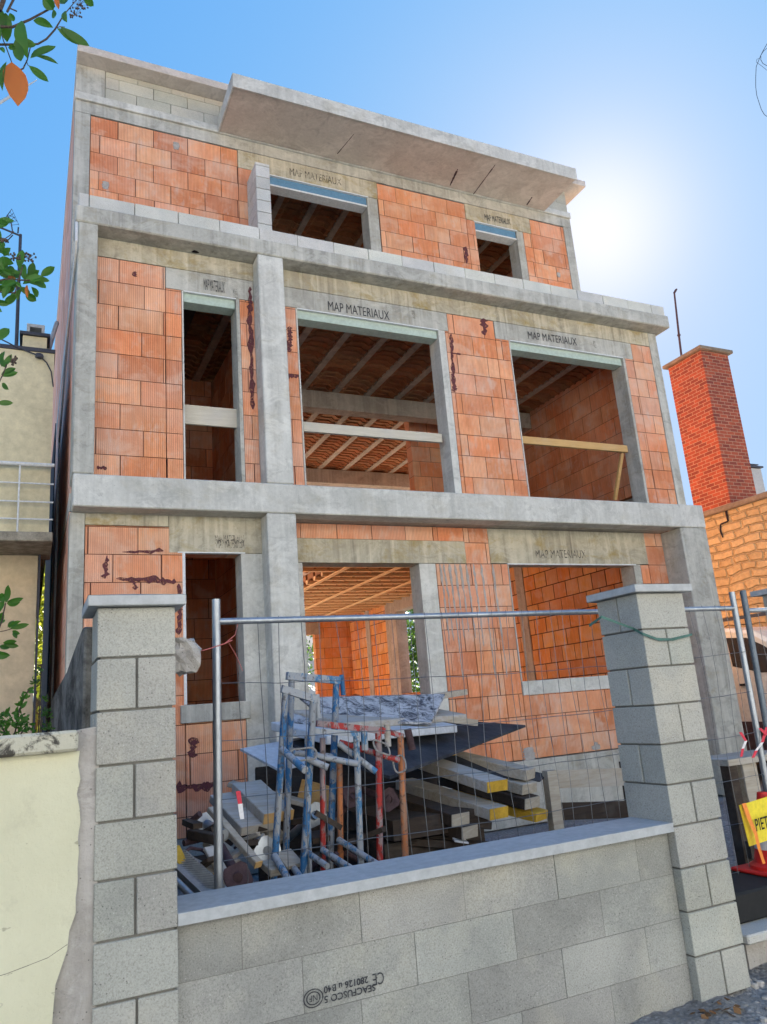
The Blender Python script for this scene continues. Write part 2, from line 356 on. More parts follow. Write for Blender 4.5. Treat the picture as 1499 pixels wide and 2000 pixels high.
def redbrick():
    t = NT('red_brick'); x, y, z = t.sep(); u = t.math('ADD', x, y)
    vec = t.comb(u, z, 0.0)
    b = t.n.new('ShaderNodeTexBrick'); t.l.new(vec, b.inputs['Vector'])
    b.inputs['Scale'].default_value = 1; b.inputs['Brick Width'].default_value = .2; b.inputs['Row Height'].default_value = .07
    b.inputs['Mortar Size'].default_value = .006; b.inputs['Mortar Smooth'].default_value = .1; b.inputs['Bias'].default_value = -.1
    b.inputs['Color1'].default_value = (.36, .08, .04, 1); b.inputs['Color2'].default_value = (.17, .04, .03, 1); b.inputs['Mortar'].default_value = (.40, .24, .16, 1)
    c = t.mix(.5, b.outputs['Color'], t.mix(1, b.outputs['Color'], t.ramp(t.noise(9, 5, .6), ((.3, .7), (.7, 1.3))), 'MULTIPLY'))
    return t.out(c, .9, t.bump(t.math('SUBTRACT', t.noise(40, 3, .6), b.outputs['Fac']), .006))
M['redbrick'] = redbrick()
def stone():
    t = NT('rubble_stone'); x, y, z = t.sep()
    u = t.math('ADD', x, y); w = t.noise(1.6, 3, .5); w2 = t.noise(3.3, 3, .5, t.map(loc=(7, 2, 5)))
    vec = t.comb(t.math('ADD', u, t.math('MULTIPLY', w2, .22)), t.math('ADD', z, t.math('MULTIPLY', w, .2)), 0.0)
    b = t.n.new('ShaderNodeTexBrick'); t.l.new(vec, b.inputs['Vector']); b.inputs['Scale'].default_value = 1
    b.inputs['Brick Width'].default_value = .33; b.inputs['Row Height'].default_value = .16; b.inputs['Mortar Size'].default_value = .03; b.inputs['Mortar Smooth'].default_value = 1.0
    b.squash = 1.5; b.squash_frequency = 3; b.offset = .4
    b.inputs['Color1'].default_value = (.53, .40, .22, 1); b.inputs['Color2'].default_value = (.44, .32, .17, 1); b.inputs['Mortar'].default_value = (.47, .36, .20, 1)
    c = t.mix(.6, b.outputs['Color'], t.mix(1, b.outputs['Color'], t.ramp(t.noise(9, 6, .7), ((.3, .62), (.7, 1.25))), 'MULTIPLY'))
    h = t.math('ADD', t.math('MULTIPLY', b.outputs['Fac'], -1.0), t.math('MULTIPLY', t.noise(7, 6, .7), .9))
    return t.out(c, .95, t.bump(h, .045))
M['stone'] = stone()
M['stone_cap'] = plain('stone_coping', (.27, .215, .16), .95, .4, 7, .01)

def gravel():
    t = NT('dusty_gravel'); n = t.noise(2.2, 6, .7)
    v = t.voro(34); v2 = t.noise(60, 5, .7)
    c = t.mix(t.ramp(n, ((.35, 0), (.65, 1))), (.34, .33, .31), (.52, .515, .50))
    c = t.mix(1, c, t.ramp(v, ((.0, 1.15), (.45, .7))), 'MULTIPLY')
    c = t.mix(t.ramp(v2, ((.60, 0), (.68, 1))), c, (.10, .095, .085))
    return t.out(c, .95, t.bump(t.math('ADD', t.math('MULTIPLY', v, -1.0), v2), .03))
M['gravel'] = gravel()
M['asphalt'] = plain('asphalt', (.06, .06, .06), .9, .3, 3, .004)
M['pavement'] = plain('pavement', (.30, .29, .27), .9, .25, 2, .004)
M['beige_render'] = plain('beige_render', (.76, .78, .78), .9, .1, 1)

def leafmat(name, a, b, back, trans=.5):
    t = NT(name); c = t.mix(t.noise(6, 3, .6), a, b); c = t.mix(1, c, t.attr(), 'MULTIPLY')
    t.out(c, .45, spec=.4)
    tl = t.n.new('ShaderNodeBsdfTranslucent'); t.put(tl.inputs[0], back); mx = t.n.new('ShaderNodeMixShader'); mx.inputs[0].default_value = trans
    t.l.new(t.b.outputs[0], mx.inputs[1]); t.l.new(tl.outputs[0], mx.inputs[2]); t.l.new(mx.outputs[0], t.n['Material Output'].inputs[0]); return t.m
M['leaf'] = leafmat('glossy_leaf', (.035, .115, .02), (.06, .17, .03), (.16, .36, .03), .45)
M['leaf_old'] = leafmat('dying_leaf', (.50, .13, .03), (.6, .22, .05), (.75, .22, .05), .5)
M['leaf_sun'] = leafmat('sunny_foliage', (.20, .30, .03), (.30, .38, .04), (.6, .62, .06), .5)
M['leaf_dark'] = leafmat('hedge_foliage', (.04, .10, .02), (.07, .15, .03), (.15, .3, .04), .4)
M['bark'] = plain('bark', (.10, .075, .06), .9, .4, 20, .01)

# ------------------------------------------------------------------ wall makers
def vary(c, a=.10, hue=.012):
    k = 1 + random.uniform(-a, a)
    return (c[0] * k * (1 + random.uniform(-hue, hue)), c[1] * k * (1 + random.uniform(-hue, hue)), c[2] * k)
def blocks(mb, run, plane, th, rects, L=.5, Hh=.303, u0=0.0, z0=0.0, gap=.0085, jit=.002, inset=.006, tints=((1, 1, 1),), a=.1, back=None, off=.5):
    """masonry in rects (u0,u1,z0,z1); run 'x' or 'y'; plane = low face coordinate; th = thickness"""
    for (ua, ub, za, zb) in rects:
        k0 = math.floor((za - z0) / Hh + 1e-4)
        k = k0
        while z0 + k * Hh < zb - 1e-4:
            lo, hi = max(za, z0 + k * Hh), min(zb, z0 + (k + 1) * Hh)
            rnd = random.Random(int(k * 977 + plane * 131 + u0 * 17)); shift = (off * L if k % 2 else 0) + rnd.uniform(-.02, .02)
            j = math.floor((ua - u0 - shift) / L)
            while u0 + shift + j * L < ub - 1e-4:
                a0, a1 = max(ua, u0 + shift + j * L), min(ub, u0 + shift + (j + 1) * L)
                j += 1
                if a1 - a0 < .012 or hi - lo < .012: continue
                mb.tint = vary(random.choice(tints), a); q = random.uniform(0, jit); g = gap / 2
                if run == 'x': mb.box(a0 + g, a1 - g * random.uniform(.6, 2.2), plane + q, plane + th - q, lo + g, hi - g)
                else: mb.box(plane + q, plane + th - q, a0 + g, a1 - g * random.uniform(.6, 2.2), lo + g, hi - g)
            k += 1
        if back is not None:
            i = inset
            if run == 'x': back.box(ua + i, ub - i, plane + i, plane + th - i, za + i, zb - i)
            else: back.box(plane + i, plane + th - i, ua + i, ub - i, za + i, zb - i)
BT = ((1, 1, 1), (1.06, 1.14, 1.2), (.95, .88, .85), (1.04, 1.24, 1.42), (.86, .76, .74), (1.03, .94, .9), (1.0, 1.1, 1.3))
def brick_part(name, parent, run, plane, th, rects, kw_mat=None, **kw):
    mb, bk = MB(), MB()
    blocks(mb, run, plane, th, rects, tints=BT, back=bk, **kw)
    o = mb.build(name, M[kw_mat or 'brick'], parent)
    bk.tint = (1, 1, 1); j = bk.build('mortar_joints', M['joint'], o)
    return o
def boxpart(name, parent, mat, *boxes, bevel=0, tint=(1, 1, 1)):
    for b in boxes:
        mb = MB(); mb.tint = tint; mb.box(*b); o = mb.build(name, M[mat], parent, bevel=bevel)
    return o
def cut(mb_rects, holes):
    """subtract axis rects (u0,u1,z0,z1) from rects"""
    out = list(mb_rects)
    for h in holes:
        nxt = []
        for r in out:
            if h[0] >= r[1] or h[1] <= r[0] or h[2] >= r[3] or h[3] <= r[2]: nxt.append(r); continue
            if h[0] > r[0]: nxt.append((r[0], h[0], r[2], r[3]))
            if h[1] < r[1]: nxt.append((h[1], r[1], r[2], r[3]))
            a, b = max(r[0], h[0]), min(r[1], h[1])
            if h[2] > r[2]: nxt.append((a, b, r[2], h[2]))
            if h[3] < r[3]: nxt.append((a, b, h[3], r[3]))
        out = nxt
    return out
def lettering(s, a, b, h, parent, mat='ink', flip=False, bold=.0, yoff=.004, name='lettering'):
    """text from baseline point a to b (same y), letter height h"""
    c = bpy.data.curves.new(name, 'FONT'); c.body = s; c.size = 1; c.offset = bold; c.resolution_u = 3; c.align_x = 'LEFT'
    o = bpy.data.objects.new(name, c); COL.objects.link(o); bpy.context.view_layer.update()
    me = bpy.data.meshes.new_from_object(o.evaluated_get(bpy.context.evaluated_depsgraph_get())); bpy.data.objects.remove(o)
    xs = [v.co.x for v in me.vertices]; ys = [v.co.y for v in me.vertices]
    x0, x1, y0, y1 = min(xs), max(xs), min(ys), max(ys); d = Vector(b) - Vector(a); Wd = d.length; ex = d.normalized()
    for v in me.vertices:
        u = (v.co.x - x0) / (x1 - x0); w = (v.co.y - y0) / (y1 - y0)
        if flip: u, w = 1 - u, 1 - w
        p = ex * (u * Wd) + Vector((0, 0, w * h)); v.co = (p.x, p.y - yoff, p.z)
    me.materials.clear(); me.materials.append(M[mat]); me.update()
    o = bpy.data.objects.new(name, me); COL.objects.link(o); o.parent = parent
    o.location = Vector(a) + Vector((0, 0, H)) - WL[parent.name]; WL[o.name] = Vector(a) + Vector((0, 0, H)); return o
def splat(name, parent, pts, Y, mat='glue', th=.005, seg=10, rag=.38):
    """ragged smear along a chain of (x, z, halfwidth) on a wall plane Y"""
    mb = MB(); L, R = [], []
    ch = []
    for i in range(len(pts) - 1):
        a, b = pts[i], pts[i + 1]
        for k in range(seg): f = k / seg; ch.append(tuple(a[q] * (1 - f) + b[q] * f for q in range(3)))
    ch.append(pts[-1])
    for i, (x, z, w) in enumerate(ch):
        a, b = ch[max(i - 1, 0)], ch[min(i + 1, len(ch) - 1)]; d = Vector((b[0] - a[0], b[1] - a[1])).normalized(); n = Vector((-d.y, d.x))
        wl_, wr_ = w * random.uniform(1 - rag * 2, 1 + rag), w * random.uniform(1 - rag * 2, 1 + rag)
        if i in (0, len(ch) - 1): wl_ = wr_ = w * .15
        L.append((x + n.x * wl_, z + n.y * wl_)); R.append((x - n.x * wr_, z - n.y * wr_))
    for i in range(len(ch) - 1):
        mb.quad((L[i][0], Y - th, L[i][1]), (R[i][0], Y - th, R[i][1]), (R[i + 1][0], Y - th, R[i + 1][1]), (L[i + 1][0], Y - th, L[i + 1][1]))
        for A in (L, R):
            mb.quad((A[i][0], Y - th, A[i][1]), (A[i + 1][0], Y - th, A[i + 1][1]), (A[i + 1][0], Y + .003, A[i + 1][1]), (A[i][0], Y + .003, A[i][1]))
    return mb.build(name, M[mat], parent)

# ================================================================== SETTING: ground and streets
G = -1.55
mb = MB()
N = 60
def gz(x, y):
    return G
mb.quad((-3000, -3000, G - .02), (3000, -3000, G - .02), (3000, 3000, G - .02), (-3000, 3000, G - .02))
tag(mb.build('ground', M['gravel']), kind='structure')
mb = MB(); mb.box(-60, 60, -6.0, 1.2, G - .1, G - .005); tag(mb.build('road', M['asphalt']), kind='structure')
mb = MB(); mb.box(-60, 60, 1.2, 2.9, G - .1, G + .1)
mb = MB(); mb.box(-60, 60, 1.25, 3.05, G - .1, G - .008); tag(mb.build('pavement', M['pavement']), kind='structure')
# rough gravelly yard and verge with a real uneven surface
def rough(x0, x1, y0, y1, nx, ny, amp, name, zb):
    mb = MB(); import mathutils
    P = [[Vector((x0 + (x1 - x0) * i / nx, y0 + (y1 - y0) * j / ny, 0)) for i in range(nx + 1)] for j in range(ny + 1)]
    for r in P:
        for p in r:
            nn = mathutils.noise.noise(p * 1.3) * .6 + mathutils.noise.noise(p * 5) * .3 + mathutils.noise.noise(p * 14) * .22
            e = min(1, (p.x - x0) * 3, (x1 - p.x) * 3, (p.y - y0) * 3, (y1 - p.y) * 3); p.z = zb + amp * (nn + .45) * max(0, e)
    b = 0
    for j in range(ny + 1): mb.v += P[j]
    for j in range(ny):
        for i in range(nx):
            a = j * (nx + 1) + i; mb.f.append((a, a + 1, a + nx + 2, a + nx + 1)); mb.t.append((1, 1, 1)); mb.m.append(0)
    o = mb.build(name, M['gravel'], smooth=True); tag(o, kind='structure'); return o
rough(.3, 12, 3.35, 8.0, 150, 60, .10, 'yard_ground', G + .0)
rough(2.2, 5.5, 2.3, 4.2, 90, 50, .07, 'rubble_ground', G + .005)

# opposite side of the street: unseen sunlit front added to throw light back on the shaded facade
op = thing('townhouse', 'long pale rendered townhouse across the street, unseen behind the viewer, added to bounce light', 'house', (4, -9.5, G))
holes = [(x, x + 1.2, z, z + 1.7) for x in range(-18, 26, 4) for z in (G + 1.0, G + 4.0)]
mb = MB()
for r in cut([(-22, 28, G, G + 8.8)], holes): mb.box(r[0], r[1], -9.5, -9.2, r[2], r[3])
mb.build('wall', M['beige_render'], op)
for h in holes:
    boxpart('window', op, 'slate', (h[0], h[1], -9.42, -9.38, h[2], h[3]))
mb = MB(); mb.prismX([(-8.9, G + 8.7), (-14, G + 12), (-19.6, G + 8.7)], -22.3, 28.3); mb.build('roof', M['clay_dark'], op)

# ================================================================== THE HOUSE
XL, XR, Y1, Y2, YB, YG, YE = .35, 9.17, 8.3, 9.85, 8.05, 8.45, 21.7
house = thing('unfinished_house', 'three-storey house under construction in orange clay blocks with grey concrete frame and window openings', 'house', ((XL + XR) / 2, Y1, G))
TH = .28
# ---- ground floor
GL = (1.51, 2.15, .17, 1.79)
brick_part('brick_wall', house, 'x', Y1, TH, cut([(.50, 2.15, -1.13, 2.08)], [GL]), Hh=.3, z0=.27 - .003, u0=.80, L=.5)
boxpart('base_course', house, 'block', (.36, 2.40, Y1 + .004, Y1 + TH, -1.34, -1.135), (.30, 2.40, Y1 - .06, Y1 + TH, G, -1.345))
boxpart('corner_post', house, 'concrete', (XL, .495, Y1 - .004, Y1 + TH, G, 2.205))
boxpart('concrete_jamb', house, 'concrete_light', (2.155, 2.40, Y1 + .003, Y1 + TH, -1.13, 1.79))
lgl = boxpart('lintel', house, 'concrete_stained', (1.36, 2.40, Y1 - .002, Y1 + TH, 1.795, 2.205), (.50, 1.355, Y1 + .001, Y1 + TH, 2.085, 2.205))
lettering('MAP MATERIAUX', at(421, 1062, Y1 - .004), at(478, 1062, Y1 - .004), .10, lgl, 'ink_worn')
lettering('MAP MATERIAUX', at(424, 1071, Y1 - .004), at(479, 1071, Y1 - .004), .10, lgl, 'ink_worn', yoff=.007)
boxpart('window_sill', house, 'concrete', (1.46, 2.20, Y1 - .03, Y1 + TH, -.02, .165), bevel=.006)
boxpart('window_trim', house, 'white_trim', (1.50, 1.53, Y1 - .004, Y1 + .05, .17, 1.79), (1.45, 2.2, Y1 - .008, Y1 + .06, 1.79, 1.803))
# centre column
boxpart('column', house, 'concrete_light', (2.40, 2.745, YB, Y1 + TH, G, 2.21), bevel=.01)
# right part, set back
DO = (2.93, 4.50, -1.13, 1.725); WR = (5.86, 8.06, .17, 1.725)
gr_ = cut([(2.75, 8.7, -.80, 2.21)], [(2.75, 4.74, -.9, 2.02), (WR[0] - .02, WR[1] + .13, -.02, WR[3]), (5.58, 8.35, 1.725, 2.21), (2.75, 5.2, 1.725, 2.02)])
for sel in (lambda r: r[1] <= 5.845, lambda r: r[0] > 5.8 and r[1] < 8.3 and r[3] < .2, lambda r: r[0] > 8.1):
    rr = [r for r in gr_ if sel(r)]
    if rr: brick_part('brick_wall', house, 'x', YG, TH, rr, Hh=.285, z0=1.72, u0=5.05, L=.47)
boxpart('base_course', house, 'concrete', (4.5, 8.7, YG - .05, YG + TH, G, -.81))
boxpart('concrete_jamb', house, 'concrete_light', (4.50, 4.735, YG + .004, YG + TH, G, 1.72), (2.75, 2.93, YG + .004, YG + TH, G, 1.72))
boxpart('lintel', house, 'concrete_stained', (2.75, 5.2, YG - .003, YG + TH, 1.725, 2.02))
lgr = boxpart('lintel', house, 'concrete_stained', (5.58, 8.35, YG - .003, YG + TH, 1.73, 2.205))
boxpart('concrete_jamb', house, 'concrete', (WR[1] + .001, WR[1] + .129, YG + .002, YG + TH + .002, .17, 1.724), (WR[0] - .019, WR[0] - .001, YG - .001, YG + TH, .17, 1.71))
boxpart('window_trim', house, 'white_trim', (5.84, 8.1, YG - .012, YG + .05, 1.712, 1.728))
lettering('MAP MATERIAUX', at(1048, 1090, YG - .005), at(1146, 1090, YG - .005), .115, lgr, 'ink_worn')
boxpart('window_sill', house, 'concrete_light', (5.845, 8.185, YG - .01, YG + TH, -.015, .165), bevel=.006)
# the frame pier on the right
boxpart('frame_pier', house, 'concrete', (8.70, 9.22, YB + .002, YG + TH, G, 2.21), bevel=.01)
# balcony edge beam
boxpart('balcony_beam', house, 'concrete_light', (XL + .01, 9.225, YB - .006, Y1 + .004, 2.215, 2.565), bevel=.012)
boxpart('floor_slab', house, 'interior_concrete', (XL + .02, XR - .02, 9.65, 14.5, 2.87, 2.99), (XL + .22, XR - .29, Y1 + .30, 9.64, 2.60, 2.70), (5.4, XR - .02, 14.502, YE - .3, 2.87, 2.99), (2.75, 8.7, Y1 + .008, YG + TH, 2.215, 2.595), (XL + .02, 2.74, Y1 + .006, Y1 + TH, 2.21, 2.595))  # unseen gap left in the rear floor to let sun through
boxpart('floor_slab', house, 'canopy', (XL + .25, XR - .25, YG + TH + .01, YE - .3, -1.3, -1.08))
# ---- first floor
A = (1.55, 2.19, 2.6, 5.02); B = (2.985, 5.05, 2.6, 5.02); C = (6.25, 8.38, 2.6, 5.03)
brick_part('brick_wall', house, 'x', Y1, TH, cut([(.555, 9.0, 2.6, 5.30)], [A, B, C, (C[1], C[1] + .045, 2.6, 5.03), (A[1], A[1] + .045, 2.6, 5.02), (A[0] - .02, A[0], 2.6, 5.02), (B[0] - .02, B[0], 2.6, 5.02), (C[0] - .02, C[0], 2.6, 5.03), (1.34, 2.42, 5.02, 5.3), (2.75, 5.22, 5.02, 5.3), (6.0, 8.6, 5.03, 5.3), (5.05, 5.16, 2.6, 5.3)]), Hh=.303, z0=2.875, u0=1.08, L=.5)
boxpart('concrete_jamb', house, 'concrete_light', (5.05, 5.155, Y1 - .002, Y1 + TH, 2.6, 5.018))
boxpart('concrete_jamb', house, 'concrete', (C[1] + .001, C[1] + .044, Y1 - .001, Y1 + TH + .002, 2.6, 5.028), (A[1] + .001, A[1] + .044, Y1 - .001, Y1 + TH + .002, 2.6, 5.018))
boxpart('concrete_jamb', house, 'concrete_light', (A[0] - .019, A[0] - .001, Y1 - .001, Y1 + TH, 2.6, 5.018), (B[0] - .019, B[0] - .001, Y1 - .001, Y1 + TH, 2.6, 5.018), (C[0] - .019, C[0] - .001, Y1 - .001, Y1 + TH, 2.6, 5.028))
boxpart('tie_beam', house, 'concrete_stained', (XL + .16, 9.0, Y1 - .003, Y1 + TH, 5.305, 5.545))
boxpart('corner_post', house, 'concrete', (9.005, XR, Y1 - .004, Y1 + TH, 2.57, 5.545))
boxpart('corner_post', house, 'concrete', (XL, .56, YB, Y1 + TH, 2.57, 5.545), bevel=.012)
boxpart('column', house, 'concrete_light', (2.42, 2.745, YB + .003, Y1 + TH, 2.57, 5.545), bevel=.012)
lin = {}
for k, (x0, x1) in dict(A=(1.345, 2.415), B=(2.75, 5.215), C=(6.005, 8.595)).items():
    lin[k] = boxpart('lintel', house, 'concrete', (x0, x1, Y1 - .003, Y1 + .06, 5.022, 5.30), bevel=.003)
    boxpart('lintel', house, 'interior_concrete', (x0, x1, Y1 + .062, Y1 + TH, 5.16, 5.30))
for (x0, x1, z) in ((A[0], A[1], 5.02), (B[0], B[1], 5.02), (C[0], C[1], 5.03)):
    boxpart('shutter_box', house, 'green_panel', (x0 + .006, x1 - .006, Y1 + .035, Y1 + .22, z - .125, z + .13), bevel=.004)
    boxpart('window_trim', house, 'white_trim', (x0, x1, Y1 - .01, Y1 + .028, z - .014, z - .001))
lettering('MAP MATERIAUX', at(399, 566, Y1 - .005), at(440, 573, Y1 - .005), .155, lin['A'])
lettering('MAP MATERIAUX', at(642, 606, Y1 - .005), at(762, 626, Y1 - .005), .135, lin['B'])
lettering('MAP MATERIAUX', at(1033, 662, Y1 - .005), at(1128, 675, Y1 - .005), .125, lin['C'])
for k, px in (('A', (457, 582)), ('B', (806, 622)), ('C', (1161, 680))):
    a = at(px[0], px[1], Y1 - .005); lettering('MP 020126', a, a + Vector((.05, 0, 0)), .13, lin[k], 'ink_worn', bold=0)
# ---- terrace ledge above the first floor
boxpart('terrace_ledge', house, 'concrete', (XL - .03, 9.26, YB - .004, Y1 + .2, 5.55, 5.765), bevel=.015)
boxpart('terrace_slab', house, 'interior_concrete', (XL + .02, XR - .02, Y1 + .205, 18, 5.56, 5.74))
mb = MB(); blocks(mb, 'x', YB + .03, .2, [(XL, 9.235, 5.768, 5.945)], L=.5, Hh=.2, u0=.95, z0=5.765, gap=.006, jit=.006, tints=((1, 1, 1), (1.05, 1.05, 1.0), (.93, .94, .95)), a=.06, off=0)
mb.build('parapet_block_row', M['block_light'], house, bevel=.004)
mb = MB(); blocks(mb, 'y', XR - .19, .2, [(YB + .235, Y2, 5.768, 5.945)], L=.5, Hh=.2, z0=5.765, tints=((1, 1, 1),)); mb.build('parapet_block_row', M['block_light'], house)
# ---- second floor (set back)
W1 = (3.21, 4.885, 6.6, 8.25); W2 = (6.99, 7.88, 6.6, 8.25)
holes2 = [W1, W2, (4.885, 5.08, 6.6, 8.25), (7.88, 8.03, 6.6, 8.25), (2.70, 5.09, 8.25, 8.57), (6.81, 8.22, 8.25, 8.57)]
brick_part('brick_wall', house, 'x', Y2, TH, cut([(.56, 9.0, 5.75, 8.57)], holes2), Hh=.303, z0=8.56 - .303 * 9, u0=.93, L=.5)
boxpart('concrete_jamb', house, 'concrete', (4.885, 5.075, Y2 + .003, Y2 + TH, 5.76, 8.245))
boxpart('concrete_jamb', house, 'concrete', (7.88, 8.025, Y2 + .003, Y2 + TH, 5.76, 8.245))
boxpart('corner_post', house, 'concrete', (XL, .555, Y2 - .003, Y2 + TH, 5.76, 8.575)); boxpart('corner_post', house, 'concrete', (9.005, XR + .02, Y2 - .003, Y2 + TH, 5.76, 8.575))
boxpart('tie_beam', house, 'concrete', (XL, XR + .02, Y2 - .005, Y2 + TH, 8.58, 8.775))
boxpart('slab_edge', house, 'concrete_light', (XL - .01, XR + .03, Y2 - .04, Y2 + TH, 8.78, 8.90), bevel=.006)
l1 = boxpart('lintel', house, 'concrete_stained', (2.705, 5.085, Y2 - .002, Y2 + .06, 8.253, 8.57)); l2 = boxpart('lintel', house, 'concrete_stained', (6.815, 8.215, Y2 - .002, Y2 + .06, 8.253, 8.57))
boxpart('lintel', house, 'interior_concrete', (2.705, 5.085, Y2 + .062, Y2 + TH, 8.40, 8.57), (6.815, 8.215, Y2 + .062, Y2 + TH, 8.40, 8.57))
for (x0, x1) in ((W1[0], W1[1]), (W2[0], W2[1])):
    boxpart('shutter_box', house, 'blue_panel', (x0 + .005, x1 - .005, Y2 + .03, Y2 + .20, 8.09, 8.37))
    boxpart('window_trim', house, 'white_trim', (x0 - .02, x1 + .02, Y2 - .008, Y2 + .028, 8.234, 8.25), (x0 + .005, x1 - .005, Y2 + .012, Y2 + .205, 8.06, 8.088))
lettering('MAP MATERIAUX', at(567, 342, Y2 - .005), at(668, 363, Y2 - .005), .135, l1, 'ink_worn')
lettering('MAP MATERIAUX', at(948, 430, Y2 - .005), at(998, 440, Y2 - .005), .13, l2)
# block fin beside the window
mb = MB(); blocks(mb, 'y', 2.83, .215, [(9.34, Y2 - .004, 5.75, 8.0)], L=.5, Hh=.2, z0=5.75, tints=((1, 1, 1), (.9, .9, .9)), gap=.008)
mb.build('block_fin', M['block_light'], house, bevel=.004)
# parapet
mb = MB(); blocks(mb, 'x', Y2, .2, [(.75, XR, 8.905, 9.40)], L=.5, Hh=.2, z0=8.905, u0=.2, gap=.006, tints=((1, 1, 1), (.95, .96, .95)), a=.06); mb.build('parapet_wall', M['block_yellow'], house)
boxpart('corner_post', house, 'concrete', (XL, .745, Y2 - .004, Y2 + .2, 8.905, 9.40))
boxpart('parapet_coping', house, 'canopy', (XL, 9.5, Y2 - .25, Y2 + .32, 9.405, 9.53), (9.14, 9.5, Y2 + .32, YE, 9.405, 9.53), (XL, .6, Y2 + .32, YE, 9.405, 9.53), bevel=.006)
# cantilevered canopy slab
cn = boxpart('canopy_slab', house, 'canopy', (2.42, 8.57, 8.88, Y2 - .045, 8.785, 9.0), bevel=.008)
boxpart('canopy_edge', cn, 'concrete_light', (2.40, 8.59, 8.855, 8.878, 8.775, 9.01), (2.395, 2.418, 8.88, Y2 - .045, 8.775, 9.01))
for (p, q, w) in (((880, 362), (895, 330), .04), ((925, 380), (968, 322), .02), ((1030, 400), (1040, 385), .03), ((660, 300), (692, 262), .015)):
    a = atz(*p, 8.785); b = atz(*q, 8.785); mb = MB(); n_ = 8; pr = None
    for i in range(n_):
        f0, f1 = i / n_, (i + 1) / n_; c0, c1 = a.lerp(b, f0), a.lerp(b, f1)
        w0 = w * random.uniform(.3, 1); mb.beam(c0, c1, w0, .006)
    mb.build('damp_streak', M['rust'], cn)
for (px, py) in ((383, 492), (275, 478), (840, 578), (915, 592), (990, 606), (1062, 617), (700, 560)):
    p = atz(px, py, 5.548); n_ = 9; mb = MB()
    q_ = [Vector((p.x + (.05 + random.uniform(-.02, .02)) * math.cos(6.283 * k / n_), p.y + (.03 + random.uniform(-.012, .01)) * math.sin(6.283 * k / n_), 5.5485)) for k in range(n_)]
    if YB < p.y < Y1: mb.slab(q_, .003); mb.build('form_tie_hole', M['near_black'], house)
# roof
boxpart('roof_slab', house, 'interior_concrete', (XL + .02, XR - .02, Y2 + .21, 15, 8.79, 8.90))  # roof left open at the rear, out of view, to admit sun
# ---- side and rear walls
SB = dict(L=.5, Hh=.303)
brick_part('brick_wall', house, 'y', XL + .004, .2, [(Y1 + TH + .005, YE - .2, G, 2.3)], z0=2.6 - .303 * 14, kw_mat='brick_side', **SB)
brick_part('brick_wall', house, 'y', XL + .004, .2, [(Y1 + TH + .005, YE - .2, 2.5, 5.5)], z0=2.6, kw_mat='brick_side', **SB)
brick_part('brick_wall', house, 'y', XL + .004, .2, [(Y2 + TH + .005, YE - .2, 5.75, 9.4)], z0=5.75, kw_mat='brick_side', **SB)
boxpart('tie_beam', house, 'concrete_light', (XL, XL + .2, Y1 + TH + .002, YE - .2, 2.3, 2.5), (XL, XL + .2, Y1 + TH + .002, YE - .2, 5.5, 5.75))
boxpart('near_black_patch', house, 'near_black', (XL - .012, XL + .003, 15.2, YE, G, 5.85))  # near-black sheet over the lower rear part of the side wall
hr = [(16.9, 18.25, .27, 2.4)]
brick_part('brick_wall', house, 'y', XR - .3, .3, cut([(YG + TH + .005, YE - .2, G, 2.85)], hr + [(18.25, 18.9, -1.1, 2.85), (20.0, 20.3, -1.1, 2.85), (12.35, 12.62, -1.1, 2.85), (16.6, 18.25, 2.4, 2.85)]), z0=-.33, Hh=.285, L=.36, u0=.1, gap=.018, kw_mat='brick_inner')
boxpart('concrete_post', house, 'interior_concrete', (XR - .31, XR, 18.255, 18.895, -1.08, 2.84), (XR - .31, XR, 20.005, 20.295, -1.08, 2.84), (XR - .31, XR, 12.355, 12.615, -1.08, 2.84), (XR - .31, XR, 16.605, 18.25, 2.405, 2.84))
brick_part('brick_wall', house, 'y', XR - .28, .28, cut([(Y1 + TH + .005, YE - .2, 3.0, 5.5)], [(13.5, 15.5, 3.4, 5.2), (17, 20, 3.0, 5.2)]), z0=2.6, gap=.008, **SB)
brick_part('brick_wall', house, 'y', XR - .2, .2, cut([(Y2 + TH + .005, YE - .2, 5.75, 9.4)], [(13, 14.5, 6.8, 8.3)]), z0=5.75, **SB)
boxpart('tie_beam', house, 'concrete', (XR - .2, XR + .004, Y1 + TH + .002, YE - .2, 5.505, 5.75), (XR - .2, XR + .004, Y1 + TH + .002, YE - .2, 2.855, 2.995))
brick_part('brick_wall', house, 'x', YE - .2, .2, cut([(XL, XR, G, 5.6)], [(.7, 6.9, -1.08, 2.5), (6.9, 7.72, .3, 2.2), (.7, 8.8, 3.05, 5.3)]), z0=-.33, kw_mat='brick_inner', **SB)  # unseen rear openings widened to let more sun indoors
boxpart('lintel', house, 'interior_concrete', (6.5, 7.9, YE - .23, YE - .205, 2.2, 2.55))
# ---- partitions
brick_part('inner_wall', house, 'x', 11.6, .2, [(XL + .22, 2.6, -1.08, 2.5)], z0=-.33, gap=.008, **SB); brick_part('inner_wall', house, 'x', 11.6, .2, [(XL + .22, 2.6, 2.75, 5.4)], z0=-.33, gap=.008, **SB)
brick_part('inner_wall', house, 'y', 2.62, .2, [(YG + TH + .02, 12.6, -1.08, 2.5)], z0=-.33, gap=.008, **SB); brick_part('inner_wall', house, 'y', 2.62, .2, [(YG + TH + .02, 12.6, 2.75, 5.4)], z0=-.33, gap=.008, **SB)
brick_part('inner_wall', house, 'x', 12.3, .2, [(6.6, XR - .31, 2.75, 5.4)], z0=-.33, gap=.008, **SB)
brick_part('inner_wall', house, 'x', 13.5, .2, [(XL + .22, XR - .22, 5.75, 8.4)], z0=-.33, gap=.008, **SB)
